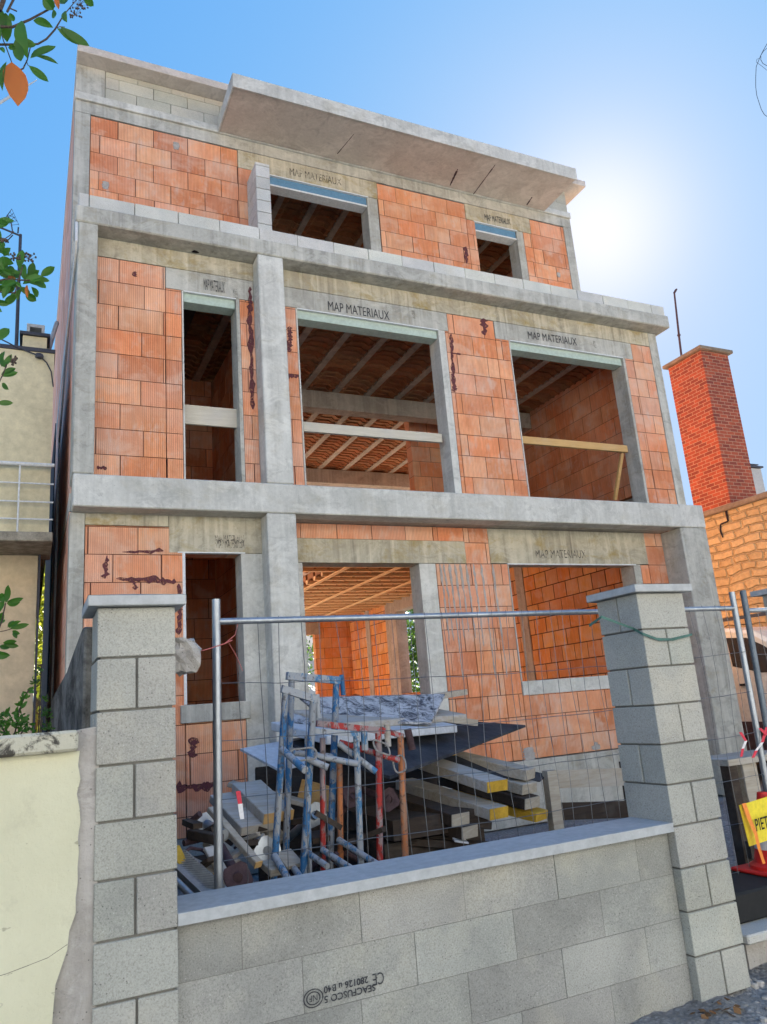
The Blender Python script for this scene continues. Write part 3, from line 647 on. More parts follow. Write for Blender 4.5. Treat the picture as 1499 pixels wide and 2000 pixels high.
# ---- ceilings: concrete joists with clay infill blocks
def ceiling(run, x0, x1, y0, y1, zb, pitch, js, blk=.22, jw=.11, jh=.05, jmat='interior_concrete', parentname='ceiling'):
    mb = MB(); n = 0
    if run == 'y': u0, u1, v0, v1 = x0, x1, y0, y1
    else: u0, u1, v0, v1 = y0, y1, x0, x1
    u = js
    while u > u0: u -= pitch
    while u < u1:
        ja, jb = max(u0, u - jw / 2), min(u1, u + jw / 2)
        if jb - ja > .03:
            j = MB()
            if run == 'y': j.box(ja, jb, v0, v1, zb, zb + jh)
            else: j.box(v0, v1, ja, jb, zb, zb + jh)
            j.build('ceiling_joist', M[jmat], house)
        a, b = max(u0, u + jw / 2 + .004), min(u1, u + pitch - jw / 2 - .004)
        v = v0
        while b - a > .08 and v < v1:
            w = min(v + blk, v1); mb.tint = vary(random.choice(BT), .12)
            zo = zb + jh - .02 + random.uniform(0, .006); ww = b - a; t_ = zb + jh + .12
            prof = [(a, zo), (a + ww * .14, zo), (a + ww * .26, zo + .045), (b - ww * .26, zo + .045), (b - ww * .14, zo), (b, zo), (b, t_), (a, t_)]
            rib = .035
            for (s0, s1, dz) in ((v + .002, v + rib, -.022), (v + rib, w - .002, 0)):
                if s1 - s0 < .005: continue
                pf = [(p, q + (dz if q < t_ else 0)) for p, q in prof]
                (mb.prismY if run == 'y' else mb.prismX)(pf, s0, s1)
            v += blk
        u += pitch
    return mb.build('clay_ceiling', M['clay_dark'], house)
ceiling('y', XL + .21, XR - .21, Y1 + TH, 17.8, 5.38, .6, 4.15, blk=.16)
ceiling('y', XL + .21, XR - .21, Y2 + TH, 13.5, 8.60, .6, 4.3, blk=.16)
ceiling('x', XL + .21, XR - .31, 9.4, 14.4, 2.66, .49, 13.45, blk=.28, jh=.085, jmat='joist_pale'); ceiling('x', 5.42, XR - .31, 14.42, YE - .2, 2.66, .49, 13.45 + .49 * 3, blk=.28, jh=.085, jmat='joist_pale')
for xx in (5.57, 6.67, 7.77):
    boxpart('ceiling_batten', house, 'joist_pale', (xx - .05, xx + .05, 9, YE - .25, 2.635, 2.658))
boxpart('ceiling_beam', house, 'interior_concrete', (2.83, XR - .3, 11.45, 11.7, 5.06, 5.375)); boxpart('ceiling_beam', house, 'interior_concrete', (2.85, XR - .3, 15.6, 15.85, 5.05, 5.375))
boxpart('ceiling_beam', house, 'timber', (2.85, XR - .3, 16.5, 16.6, 5.2, 5.375))
boxpart('ceiling_beam', house, 'timber_dark', (1.7, 1.85, Y1 + TH, 11.5, 5.2, 5.375))
# ---- spilled adhesive and mortar smears on the facade
def sm(pxs, Y, ws, **k):
    pts = [(at(px, py, Y).x, at(px, py, Y).z, w) for (px, py), w in zip(pxs, ws)]
    splat('glue_smear', house, pts, Y, **k)
sm([(489, 560), (488, 610), (492, 700), (495, 800)], Y1, [.02, .035, .03, .03]); sm([(566, 638), (567, 660), (566, 688)], Y1, [.03, .04, .03]); sm([(556, 735), (585, 735)], Y1, [.03, .02])
sm([(882, 652), (884, 700), (888, 755), (887, 765)], Y1, [.03, .02, .045, .03]); sm([(945, 622), (948, 655)], Y1, [.07, .05]); sm([(884, 690), (902, 692)], Y1, [.02, .01])
sm([(911, 482), (912, 515)], Y2, [.05, .03]); sm([(228, 1130), (300, 1133), (345, 1137)], Y1, [.03, .04, .03]); sm([(262, 1133), (266, 1152)], Y1, [.02, .03]); sm([(240, 1078), (320, 1076)], Y1, [.015, .03]); sm([(210, 1085), (206, 1130)], Y1, [.02, .04])
sm([(345, 1535), (400, 1538), (432, 1527)], Y1, [.05, .045, .04]); sm([(376, 1440), (378, 1480)], Y1, [.07, .04]); sm([(210, 915), (190, 912)], Y1, [.02, .02]); sm([(262, 540), (266, 530)], Y1, [.03, .02])
sm([(1158, 1262), (1162, 1290)], YG, [.0, .0]) if False else None
sm([(350, 1140), (352, 1190), (350, 1240)], Y1, [.03, .02, .03])
for (px, py, r, Y) in ((345, 285, .05, Y2), (207, 362, .05, Y2), (1035, 1478, .09, YG), (1092, 537, .04, Y2)):
    p = at(px, py, Y); splat('mortar_patch', house, [(p.x, p.z + r * 1.3, r * .8), (p.x, p.z, r), (p.x, p.z - r * 1.3, r * .7)], Y, mat='mortar', seg=14, rag=.14)
for x in (4.80, 4.86, 4.94, 5.02, 5.1, 5.19, 5.3, 5.42, 5.6):      # cement runs down the ground-floor bricks
    z1 = random.uniform(.2, .9); splat('mortar_patch', house, [(x, 1.72, .02), (x + .02, (1.72 + z1) / 2, .012), (x + .03, z1, .008)], YG, mat='mortar', th=.003, seg=12)

for (x, z, r) in ((2.62, 2.2, .02), (6.9, -.76, .05)):
    splat('mortar_patch', house, [(x - r * 1.5, z, r * .5), (x, z + r * .3, r), (x + r * 1.4, z, r * .4)], YG, mat='mortar', seg=6)
# ================================================================== BOUNDARY WALL AND GATE PILLARS
YP, YW = 3.17, 3.22
def pillar(x0, x1, y0, d, ztop, n, label, group, first_split, cap_over=.04):
    p = thing('gate_pillar', label, 'pillar', ((x0 + x1) / 2, y0 + d / 2, ztop - .2 * n), group)
    mb = MB(); core = MB(); core.box(x0 + .012, x1 - .012, y0 + .012, y0 + d - .012, ztop - .2 * n, ztop - .005)
    for k in range(n):
        z1 = ztop - .2 * k; z0 = z1 - .2; g = .0045; xm = (x0 + x1) / 2 + random.uniform(-.01, .01); ym = y0 + d / 2
        split = (k % 2 == first_split)
        q = [random.uniform(-.0015, .0015) for _ in range(4)]
        mb.tint = vary((1, 1, 1), .09)
        if split:
            mb.box(x0 + q[0], xm - g, y0 + q[1], y0 + d, z0 + g, z1 - g); mb.tint = vary((1, 1, 1), .05)
            mb.box(xm + g, x1 + q[2], y0 + q[3], y0 + d, z0 + g, z1 - g)
        else:
            mb.box(x0 + q[0], x1 + q[1], y0 + q[2], ym - g, z0 + g, z1 - g); mb.tint = vary((1, 1, 1), .05)
            mb.box(x0 + q[3], x1 + q[1], ym + g, y0 + d, z0 + g, z1 - g)
    mb.build('blocks', M['pillar'], p, bevel=.003); core.build('mortar_joints', M['joint_grey'], p)
    c = MB(); o = cap_over; xc, yc = (x0 + x1) / 2, y0 + d / 2
    c.box(x0 - o, x1 + o, y0 - o, y0 + d + o, ztop, ztop + .042)
    a, b_, c_, d_ = (x0 - o, y0 - o, ztop + .042), (x1 + o, y0 - o, ztop + .042), (x1 + o, y0 + d + o, ztop + .042), (x0 - o, y0 + d + o, ztop + .042); t_ = (xc, yc, ztop + .075)
    for u, v in ((a, b_), (b_, c_), (c_, d_), (d_, a)): c.quad(u, v, t_)
    c.build('pillar_cap', M['cap'], p, bevel=.003)
    return p
pillar(.245, .54, YP, .3, .462, 10, 'tall grey block gate pillar at left, against the cream garden wall', 'block pillars of the boundary wall', 1)
pillar(3.01, 3.35, YP, .33, .49, 10, 'tall grey block gate pillar at right, with green strap and two faces seen', 'block pillars of the boundary wall', 1)
bw = thing('boundary_wall', 'low grey concrete block garden wall between two pillars, stamped and topped by smooth coping', 'wall', (1.77, 3.3, G))
mb, bk = MB(), MB()
rowx = [.79, 1.03, 1.27, 1.02]
for k in range(4):
    z1 = -.735 - .203 * k; z0 = z1 - .203; cuts = [.542] + [x for x in [rowx[k] + .5 * j for j in range(-1, 6)] if .56 < x < 2.99] + [3.008]
    for a, b_ in zip(cuts, cuts[1:]):
        mb.tint = vary((1.03, 1.03, 1.03), .15, .012); q = random.uniform(0, .003); mb.box(a + .0015, b_ - .0015, YW + q, YW + .2, z0 + .0012, z1 - .0012)
mb.build('blocks', M['block'], bw); bk.box(.545, 3.005, YW + .004, YW + .196, -1.54, -.74); bk.build('mortar_joints', M['joint_grey'], bw)
mb = MB(); mb.box(.541, 3.009, YP, YW + .26, -.733, -.69); mb.box(3.0, 3.008, YP - .001, YP, -.733, -.70); mb.build('coping', M['cap'], bw, bevel=.004)
a = at(598, 1953, YW - .003); b_ = at(745, 1930, YW - .003)
p0 = at(634, 1957, YW); p1 = at(730, 1940, YW); zz = (p0.z + p1.z) / 2
lettering('SEACFUSCO 5', (p0.x, YW, zz + .002), (p1.x + .01, YW, zz + .002), .026, bw, 'ink', flip=True, bold=.02, name='stamp')
lettering('280126 u B40', (p0.x, YW, zz + .036), (p1.x - .02, YW, zz + .036), .026, bw, 'ink', flip=True, bold=.02, name='stamp')
lettering('CE', (p1.x, YW, zz + .02), (p1.x + .05, YW, zz + .02), .045, bw, 'ink', flip=True, name='stamp')
mb = MB(); cx, cz = p0.x - .045, zz + .03
for r in (.042, .03):
    for k in range(28):
        a0, a1 = 2 * math.pi * k / 28, 2 * math.pi * (k + 1) / 28; f = lambda R, q: (cx + R * math.cos(q), YW - .004, cz + R * .8 * math.sin(q))
        mb.quad(f(r, a0), f(r - .005, a0), f(r - .005, a1), f(r, a1))
mb.build('stamp', M['ink'], bw)
lettering('NF', (cx - .017, YW, cz - .011), (cx + .017, YW, cz - .011), .022, bw, 'ink', flip=True, name='stamp')
# broken lump of mortared block sticking out behind the left pillar
mb = MB(); p = at(362, 1285, 3.5)
import mathutils
def lump(mb, c, sx, sy, sz, n=7, seed=0, amp=.25):
    b = len(mb.v); rings = 8
    for i in range(rings + 1):
        th_ = math.pi * i / rings
        for k in range(n * 2):
            ph = math.pi * k / n; d = Vector((math.sin(th_) * math.cos(ph), math.sin(th_) * math.sin(ph), math.cos(th_)))
            m_ = max(abs(d.x), abs(d.y), abs(d.z)); e = d.lerp(d / m_, .6)
            nz = mathutils.noise.noise(d * 2.1 + Vector((seed, seed, 0))) * amp + mathutils.noise.noise(d * 6 + Vector((seed, 0, 0))) * amp * .4
            e = e * (1 + nz); mb.v.append(Vector((c[0] + e.x * sx, c[1] + e.y * sy, c[2] + e.z * sz)))
    for i in range(rings):
        for k in range(n * 2):
            k2 = (k + 1) % (n * 2); mb.f.append((b + i * n * 2 + k, b + (i + 1) * n * 2 + k, b + (i + 1) * n * 2 + k2, b + i * n * 2 + k2)); mb.t.append(mb.tint); mb.m.append(0)
lump(mb, (p.x - .02, 3.42, p.z - .005), .066, .06, .068, 8, 3.1, .5)
lump(mb, (p.x - .03, 3.42, p.z + .045), .05, .05, .03, 6, 5.1, .5)
tag(mb.build('broken_block', M['mortar']), 'jagged grey broken block jutting out behind the left gate pillar', 'block')

# green strap around the right pillar
gs = MB(); P = [at(1180, 1207, 3.15), Vector((3.0, 3.16, .27)), Vector((3.06, 3.155, .235)), Vector((3.2, 3.155, .225)), Vector((3.33, 3.158, .245))]
L_ = [at(1152, 1222, 3.3), at(1176, 1205, 3.22), Vector((2.998, 3.22, .30)), Vector((3.0, 3.16, .265)), Vector((3.1, 3.158, .232)), Vector((3.2, 3.157, .228)), Vector((3.355, 3.158, .25))]
for i in range(len(L_) - 1): gs.quad(L_[i] + Vector((0, 0, .008)), L_[i + 1] + Vector((0, 0, .006)), L_[i + 1] - Vector((0, 0, .006)), L_[i] - Vector((0, 0, .008)))
M['green_strap'] = plain('green_strap', (.07, .17, .14), .6, .4, 20)
so_ = gs.build('strap', M['green_strap']); so_.modifiers.new('s', 'SOLIDIFY').thickness = .002
tag(so_, 'thin green strap tied round the right gate pillar', 'strap')

# ---- left neighbour's garden wall
gwl = thing('garden_wall', 'cream plastered garden wall at far left with mouldy grey coping and crack', 'wall', (-.6, 3.25, G))
mb = MB(); prof = []
edge = [(.188, -.075)] + [(.188 + random.uniform(-.008, .008), -.075 - k * .05) for k in range(1, 12)] + [(.165, -.68), (.16, -.74), (.125, -.84), (.118, -.95), (.11, -1.1), (.10, -1.55)]
mb.prismY([(-4, G), (-4, -.075)] + edge, 3.165, 3.35)
mb.build('plaster', M['plaster'], gwl)
mb = MB(); mb.box(-4, .18, 3.12, 3.40, -.073, .002)
mb.build('coping', M['mould'], gwl, bevel=.01)
mb = MB(); cr = [(.16, -.72), (.10, -.75), (.04, -.762), (-.03, -.775), (-.09, -.78)]
for (a, b_) in zip(cr, cr[1:]): mb.beam((a[0], 3.1645, a[1]), (b_[0], 3.1645, b_[1]), .002, .004, (0, 1, 0)) if False else mb.quad((a[0], 3.1635, a[1]), (a[0], 3.1635, a[1] - .0022), (b_[0], 3.1635, b_[1] - .0015), (b_[0], 3.1635, b_[1]))
mb.build('crack', M['joint_grey'], gwl)
mb = MB(); mb.prismY([(.09, G), (.09, -1.0), (.1, -.8), (.15, -.65), (.17, -.4), (.178, .0), (.26, .01), (.26, G)], 3.182, 3.36)
mb.build('mortar_fillet', M['mortar'], gwl)
# dirty dividing wall behind
mb = MB(); a = atx(173, 1257, .21); b_ = atx(97, 1332, .21)
yb = min(b_.y, 7.9)
mb.prismX([(3.48, G), (3.48, .42), (3.62, .44), (4.3, .40), (5.0, .35), (6.2, .33), (7.9, .30), (7.9, G)], .215, .335)
tag(mb.build('dividing_wall', M['dirty'], bevel=.01), 'black-stained rough render wall running back behind the left pillar', 'wall')

# ================================================================== SITE FENCE PANELS
def fence(y, xa, xb, zt, zb, name, label, group, rail=None, poles=(True, True), lean=.0, post='galv'):
    f = thing('site_fence', label, 'fence', ((xa + xb) / 2, y, zb), group)
    for on, x in zip(poles, (xa, xb)):
        if on: m_ = MB(); m_.tube([(x - lean, y, zb), (x, y, zt)], .021, 12); m_.build('fence_post', M[post], f, smooth=True)
    m_ = MB(); rz = rail if rail is not None else zt - .06
    m_.tube([(xa + .0, y, rz), (xb, y, rz - .002)], .0165, 10); m_.build('top_rail', M['galv'], f, smooth=True)
    m_ = MB(); nv = int((xb - xa) / .105); rn = random.Random(3)
    for i in range(1, nv):
        x = xa + i * (xb - xa) / nv; pts = []; w1, w2 = rn.uniform(-.02, .02), rn.uniform(-.02, .02)
        for k in range(9):
            z = rz + .02 - k * (rz - zb - .1) / 8
            pts.append((x + w1 * math.sin(k * .9 + i) + w2 * k / 8, y - .012 + .014 * math.sin(k * 1.2 + i * .3), z))
        m_.tube(pts, .0019, 4, False)
    for j in range(1, 8):
        z0 = rz - .04 - j * .262; pts = []
        for k in range(25):
            x = xa + (xb - xa) * k / 24; pts.append((x, y - .015 + .012 * math.sin(k * .7 + j), z0 - .03 * math.sin(math.pi * k / 24) * (1 + .4 * math.sin(j)) + rn.uniform(-.004, .004)))
        m_.tube(pts, .0019, 4, False)
    m_.build('wire_mesh', M['wire'], f)
    return f
YF = 3.75
pl = at(435, 1165, YF); fp = fence(YF, .84, 4.425, .575, G, 'a', 'galvanised wire mesh site fence panel behind the low block wall', 'site fence panels', rail=.465, lean=.03)
fp2 = fence(3.72, 4.50, 7.6, .58, G, 'b', 'galvanised site fence panel continuing right of the cone, mostly cut off', 'site fence panels', rail=.44, lean=.06, post='galv_dark')

# pink cord tied to the fence post
mb = MB(); mb.tube([Vector((.50, 3.46, .243)), at(345, 1276, 3.6), at(400, 1270, 3.65), at(440, 1257, 3.72), at(455, 1250, 3.72)], .0025, 6)
mb.tube([at(440, 1257, 3.72), at(460, 1240, 3.74), at(465, 1220, 3.75), at(468, 1212, 3.75)], .002, 6); mb.tube([at(448, 1256, 3.72), at(462, 1280, 3.74), at(475, 1310, 3.74)], .0015, 6)
M['pink'] = plain('pink_cord', (.62, .18, .16), .7, .3, 30); tag(mb.build('cord', M['pink'], smooth=True), 'thin pink cord knotted from the left pillar to the tall fence post', 'cord')

# ================================================================== SITE CLUTTER BEHIND THE WALL
def pole(mb, a, b, r): mb.tube([a, b], r, 10)
def trestle(name, label, y, posts, mats, bars, group='steel site trestles'):
    xs = [at(*posts[0][0], y).x, at(*posts[-1][0], y).x]
    t_ = thing('steel_trestle', label, 'trestle', ((xs[0] + xs[1]) / 2, y, G), group)
    for (p, q, r, m_) in posts:
        a, b = at(*p, y), at(*q, y + .05); d = (b - a).normalized(); b = a + d * ((G + .0 - a.z) / d.z)
        m = MB(); pole(m, a, b, r); m.build('post', M[m_], t_, smooth=True)
    for (p, q, w, m_, yo, kind) in bars:
        a, b = at(*p, y + yo[0]), at(*q, y + yo[1]); m = MB()
        if kind == 'tube': pole(m, a, b, w)
        else: m.beam(a, b, w, w)
        m.build('cross_bar', M[m_], t_, smooth=(kind == 'tube'))
    return t_
trestle('a', 'tallest blue steel trestle with flat top bar, at the back', 4.55, [((571, 1320), (559, 1676), .020, 'blue'), ((658, 1330), (645, 1702), .021, 'blue')], None,
        [((561, 1320), (664, 1329), .045, 'blue_pale', (0, 0), 'box'), ((572, 1470), (652, 1478), .019, 'blue_pale', (0, 0), 'tube'), ((556, 1668), (593, 1722), .018, 'blue_pale', (0, -.4), 'tube'), ((668, 1318), (672, 1358), .016, 'blue', (0.03, .03), 'tube'), ((641, 1668), (690, 1708), .018, 'blue_pale', (0, -.4), 'tube')])
trestle('b', 'lower blue steel trestle in front of the tallest one', 4.25, [((559, 1347), (535, 1724), .019, 'blue'), ((613, 1368), (593, 1713), .021, 'blue')], None,
        [((551, 1345), (618, 1366), .04, 'blue_pale', (0, 0), 'box'), ((551, 1463), (597, 1504), .020, 'blue_pale', (0, -.25), 'tube'), ((537, 1672), (564, 1718), .019, 'blue_pale', (0, -.2), 'tube'), ((620, 1356), (624, 1402), .015, 'blue_pale', (0, 0), 'tube'), ((600, 1482), (642, 1499), .019, 'blue_pale', (0, -.05), 'tube')])
trestle('c', 'whitened blue steel trestle between blue and red ones', 4.3, [((697, 1437), (706, 1693), .019, 'blue_pale'), ((600, 1437), (606, 1700), .013, 'blue_pale')], None,
        [((606, 1427), (703, 1434), .03, 'blue_pale', (0, 0), 'box'), ((622, 1477), (700, 1492), .018, 'blue_pale', (0, -.1), 'tube'), ((712, 1427), (714, 1465), .02, 'blue_pale', (.02, .02), 'tube'), ((601, 1665), (640, 1692), .017, 'blue_pale', (0, -.2), 'tube')])
trestle('d', 'red steel trestle with scraped paint, right of the blue ones', 4.4, [((740, 1432), (743, 1685), .020, 'red'), ((631, 1441), (632, 1672), .017, 'red')], None,
        [((619, 1413), (752, 1428), .036, 'red', (0, 0), 'box'), ((662, 1452), (736, 1508), .018, 'blue_pale', (0, -.1), 'tube'), ((631, 1660), (700, 1705), .018, 'blue_pale', (0, -.3), 'tube'), ((757, 1415), (759, 1458), .02, 'plank', (.02, .02), 'tube')])
trestle('e', 'orange painted steel trestle, rightmost of the trestles', 4.5, [((783, 1437), (793, 1676), .021, 'orange'), ((664, 1489), (666, 1646), .018, 'orange')], None,
        [((744, 1424), (788, 1438), .03, 'red', (0, 0), 'box'), ((664, 1450), (780, 1485), .019, 'red', (0, -.05), 'tube'), ((662, 1640), (738, 1688), .018, 'blue_pale', (0, -.3), 'tube'), ((797, 1424), (806, 1464), .024, 'rust', (.0, .0), 'tube')])
# rope loops
def loop(c, rx, rz, y, label, tilt=0.0):
    mb = MB(); P = []
    for k in range(25):
        a = 2 * math.pi * k / 24; P.append(Vector((c.x + rx * math.cos(a), y + .03 * math.sin(a), c.z + rz * math.sin(a) + tilt * math.cos(a) + .006 * math.sin(3 * a))))
    mb.tube(P, .0055, 6); M.setdefault('rope', plain('dusty_rope', (.36, .34, .31), .9, .4, 40)); tag(mb.build('rope_loop', M['rope'], smooth=True), label, 'rope', 'rope loops hanging on the trestles')
loop(at(593, 1473, 4.2), .075, .035, 4.19, 'grey rope loop hanging round the blue trestle posts')
loop(at(780, 1492, 4.45), .04, .05, 4.44, 'grey rope loop hanging from the orange trestle', .01)
loop(at(745, 1460, 4.36), .05, .04, 4.35, 'grey rope loop over the red trestle bar', -.02)

# formwork sheets lying over the timber stack
def sheet(name, label, cat, pts, th, mat, group=None):
    mb = MB(); mb.slab(pts, th); o = mb.build(name, M[mat]); tag(o, label, cat, group); return o
ZS = -.30
def q(px, py, Y): return at(px, py, Y)
def sheetz(pp, zf): return [atz(px, py, zf) for px, py in pp]
def zplane(pxs, Ys): return [at(px, py, Y) for (px, py), Y in zip(pxs, Ys)]
def planar(pxs, Y3):     # first three corners fix the plane, the rest are intersected with it
    A_, B_, C_ = [at(px, py, Y) for (px, py), Y in zip(pxs[:3], Y3)]
    n_ = (B_ - A_).cross(C_ - A_); out = [A_, B_, C_]
    for (px, py) in pxs[3:]:
        r = ray(px, py); out.append(r * (n_.dot(A_) / n_.dot(r)))
    return out
sheet('plywood_sheet', 'large black film-faced plywood sheet spread over the timber stack', 'plywood sheet', planar([(1027, 1416), (762, 1516), (560, 1450), (800, 1400)], (6.3, 4.75, 5.3)), .02, 'ply', 'formwork sheets on the stack')
sheet('plywood_sheet', 'pale blue-white splashed sheet at the left of the stack', 'plywood sheet', planar([(470, 1462), (545, 1502), (690, 1470), (600, 1438)], (5.3, 4.9, 5.2)), .015, 'sheet', 'formwork sheets on the stack')
mbp = MB(); pp = planar([(530, 1424), (640, 1452), (895, 1428), (800, 1408)], (5.5, 5.0, 5.6)); mbp.slab([p + Vector((0, 0, .05)) for p in pp], .06)
tag(mbp.build('formwork_board', M['sheet'], bevel=.006), 'thick pale plank lying on the black plywood sheet', 'board', 'boards on the plywood stack')
mbp = MB(); mbp.slab([p + Vector((.25, .25, .12)) for p in pp], .05); tag(mbp.build('formwork_board', M['plank'], bevel=.006), 'grey plank lying above the thick pale plank', 'board', 'boards on the plywood stack')
sheet('plywood_sheet', 'black plywood sheet splashed white with cement, tilted on top of the stack', 'plywood sheet', planar([(586, 1362), (870, 1355), (842, 1411), (640, 1405)], (5.9, 5.95, 5.45)), .018, 'ply_white', 'formwork sheets on the stack')
sheet('plywood_sheet', 'cement-splashed sheet lying under the tilted one by the blue trestles', 'plywood sheet', planar([(560, 1392), (712, 1395), (700, 1420), (575, 1428)], (5.75, 5.7, 5.35)), .018, 'ply_white', 'formwork sheets on the stack')
for i, (a, b_, w, h, m_, lb) in enumerate((((845, 1362, 6.0), (905, 1352, 6.3), .10, .05, 'timber_grey', 'short grey board end sticking out beside the splashed sheet'), ((800, 1392, 5.9), (905, 1404, 5.9), .09, .045, 'timber_dark', 'dark board sticking out right under the splashed sheet'), ((850, 1402, 5.8), (930, 1412, 5.75), .10, .05, 'timber_grey', 'short plank end pointing right on the black sheet'))):
    mb = MB(); mb.beam(at(*a), at(*b_), w, h); tag(mb.build('board', M[m_]), lb, 'board', 'loose board ends on the stack')

mb = MB(); a = at(500, 1500, 6.6); b_ = at(870, 1480, 6.6); mb.slab([(a.x, 6.6, -.42), (b_.x, 6.7, -.42), (b_.x, 6.72, -.44), (a.x, 6.62, -.44)], 1.1)
tag(mb.build('plywood_sheet', M['timber_dark']), 'upright black sheet added as deep shade behind the trestles', 'plywood sheet', 'formwork sheets on the stack')  # dark sheet added where only shade lies under the stack
# timber stack with yellow sealed ends (lower right)
def timber(a, b, w, h, mat, label, group, end=None, cat='timber', name='formwork_beam', bevel=.004):
    t_ = MB(); t_.beam(a, b, w, h)
    o = t_.build(name, M[mat], bevel=bevel); tag(o, label, cat, group)
    if end:
        d = (Vector(b) - Vector(a)).normalized(); e = MB(); e.beam(Vector(b) - d * .0005, Vector(b) + d * .006, w * .98, h * .98); e.build('end_paint', M[end], o)
    return o
stk = [
 ((800, 1478, 6.0), (972, 1535, 4.9), .19, .075, 'plank', 'yellow_edge', 'grey plank with bright yellow end, top of the right stack'),
 ((790, 1530, 6.0), (975, 1588, 4.85), .17, .075, 'timber_grey', 'yellow_edge', 'dirty yellowish plank below the brightest yellow end'),
 ((820, 1462, 6.5), (1036, 1512, 5.6), .2, .085, 'timber_grey', 'timber_grey', 'long grey plank lying behind the yellow-ended one'),
 ((860, 1492, 6.5), (1036, 1540, 5.55), .2, .085, 'timber_grey', None, 'grey plank second from top in the rear pile'),
 ((870, 1520, 6.4), (1040, 1568, 5.5), .2, .085, 'timber_dark', 'timber_grey', 'dark plank third from top in the rear pile'),
 ((880, 1550, 6.3), (1060, 1594, 5.5), .2, .07, 'yellow_edge', None, 'yellow formwork plank at the bottom of the rear pile'),
 ((780, 1562, 5.6), (900, 1600, 4.9), .16, .08, 'timber_dark', 'timber_grey', 'dark plank end under the dirty yellowish one'),
 ((780, 1588, 5.6), (918, 1625, 4.9), .16, .08, 'timber_dark', 'timber_grey', 'lower dark plank second from the ground'),
 ((800, 1600, 5.4), (955, 1610, 5.3), .14, .06, 'timber_dark', None, 'dark round-ended plank jutting right near the ground'),
 ((780, 1640, 5.2), (980, 1655, 5.0), .16, .05, 'timber_dark', None, 'lowest dark plank just above the coping'),
 ((800, 1440, 6.4), (880, 1470, 5.6), .12, .05, 'yellow_edge', None, 'yellow board end tucked under the black sheet')]
for (a, b_, w, h, m_, e, lb) in stk:
    timber(at(*a), at(*b_), w, h, m_, lb, 'planks stacked under the black sheet', e)
mb = MB(); mb.slab(planar([(800, 1455), (1070, 1512), (1055, 1525), (790, 1500)], (6.3, 5.7, 5.6)), .01)
tag(mb.build('tarpaulin', M['ply']), 'folded black tarpaulin strip over the rear planks', 'tarpaulin')
# dark crates supporting the stack
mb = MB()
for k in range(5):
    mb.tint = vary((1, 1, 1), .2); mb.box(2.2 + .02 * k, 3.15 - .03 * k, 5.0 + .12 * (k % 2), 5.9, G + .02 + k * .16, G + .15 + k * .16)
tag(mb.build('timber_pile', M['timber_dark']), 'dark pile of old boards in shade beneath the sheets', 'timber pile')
# white lump of rag in the shade
mb = MB(); p = at(902, 1642, 4.9); mb.slab([p + Vector((-.05, 0, .01)), p + Vector((.05, -.01, -.015)), p + Vector((.055, .05, .0)), p + Vector((-.04, .05, .02))], .012); tag(mb.build('rag', M['sheet']), 'small crumpled white rag beside the lowest planks', 'rag')

# wooden guard rail in the yard
gr = thing('timber_barrier', 'weathered timber barrier in the yard beside the right gate pillar', 'barrier', (4.9, 6.2, G))
pz = at(1080, 1505, 5.6); boxpart('post', gr, 'timber_grey', (pz.x - .055, pz.x + .045, 5.6, 5.68, G, pz.z + .0)); boxpart('post', gr, 'timber_dark', (at(1228, 1500, 5.7).x - .03, at(1228, 1500, 5.7).x + .06, 5.7, 5.78, G, pz.z - .02))
mb = MB(); mb.beam(at(1085, 1522, 5.72), at(1300, 1514, 5.76), .03, .15); mb.build('rail', M['timber_grey'], gr)
mb = MB(); mb.beam(at(1090, 1585, 5.72), at(1300, 1578, 5.76), .03, .14); mb.build('rail', M['timber_dark'], gr)

# ---- heap at lower left: slats, boards, prop heads
heap = [((442, 1555, 5.0), (505, 1618, 4.6), .22, .05, 'plank', 'broad pale board lying tilted, left of its pair', 'plank'),
 ((482, 1535, 5.0), (545, 1595, 4.6), .20, .06, 'plank', 'broad pale board with square yellowish end, right of its pair', 'timber'),
 ((450, 1530, 5.2), (600, 1570, 5.0), .16, .03, 'timber_grey', 'brown board lying behind the two broad pale boards', None),
 ((412, 1580, 4.6), (505, 1688, 4.2), .045, .035, 'timber_grey', 'narrow grey batten leaning diagonally in the scrap heap', 'timber'),
 ((360, 1682, 4.3), (425, 1713, 4.1), .07, .05, 'timber_grey', 'short grey batten low in the scrap heap', 'timber'),
 ((372, 1628, 4.5), (432, 1640, 4.3), .05, .05, 'timber_dark', 'thin dark batten among the prop heads', None),
 ((340, 1660, 4.2), (358, 1700, 4.1), .05, .06, 'yellow_edge', 'yellow block of wood beside the left pillar', None),
 ((408, 1655, 4.2), (440, 1712, 4.05), .06, .02, 'plank', 'pale plank offcut behind the fence post', None),
 ((494, 1668, 4.4), (516, 1630, 4.5), .022, .022, 'timber_grey', 'short stick poking up in the scrap heap', None),
 ((585, 1545, 5.2), (650, 1562, 5.1), .02, .16, 'timber', 'yellowish board standing behind the blue trestles', None)]
for (a, b_, w, h, m_, lb, e) in heap:
    timber(at(*a), at(*b_), w, h, m_, lb, 'scrap boards in the heap', e, cat='board', name='board')
random.seed(21)
for k in range(16):
    px, py = random.uniform(350, 560), random.uniform(1590, 1715); Y_ = 5.1 - (py - 1560) / 160 * 1.0; an_ = random.choice((.6, .7, .85, -.5, 2.4)) + random.uniform(-.2, .2); l_ = random.uniform(25, 60)
    m_ = random.choice(('plank', 'timber_grey', 'timber_grey', 'timber_dark')); timber(at(px, py, Y_), at(px + l_ * math.cos(an_), py + l_ * math.sin(an_), Y_ - .12), random.uniform(.03, .12), random.uniform(.02, .04), m_, 'broken plank offcut tangled in the left scrap heap', 'broken plank offcuts in the heap', None, cat='board', name='board')
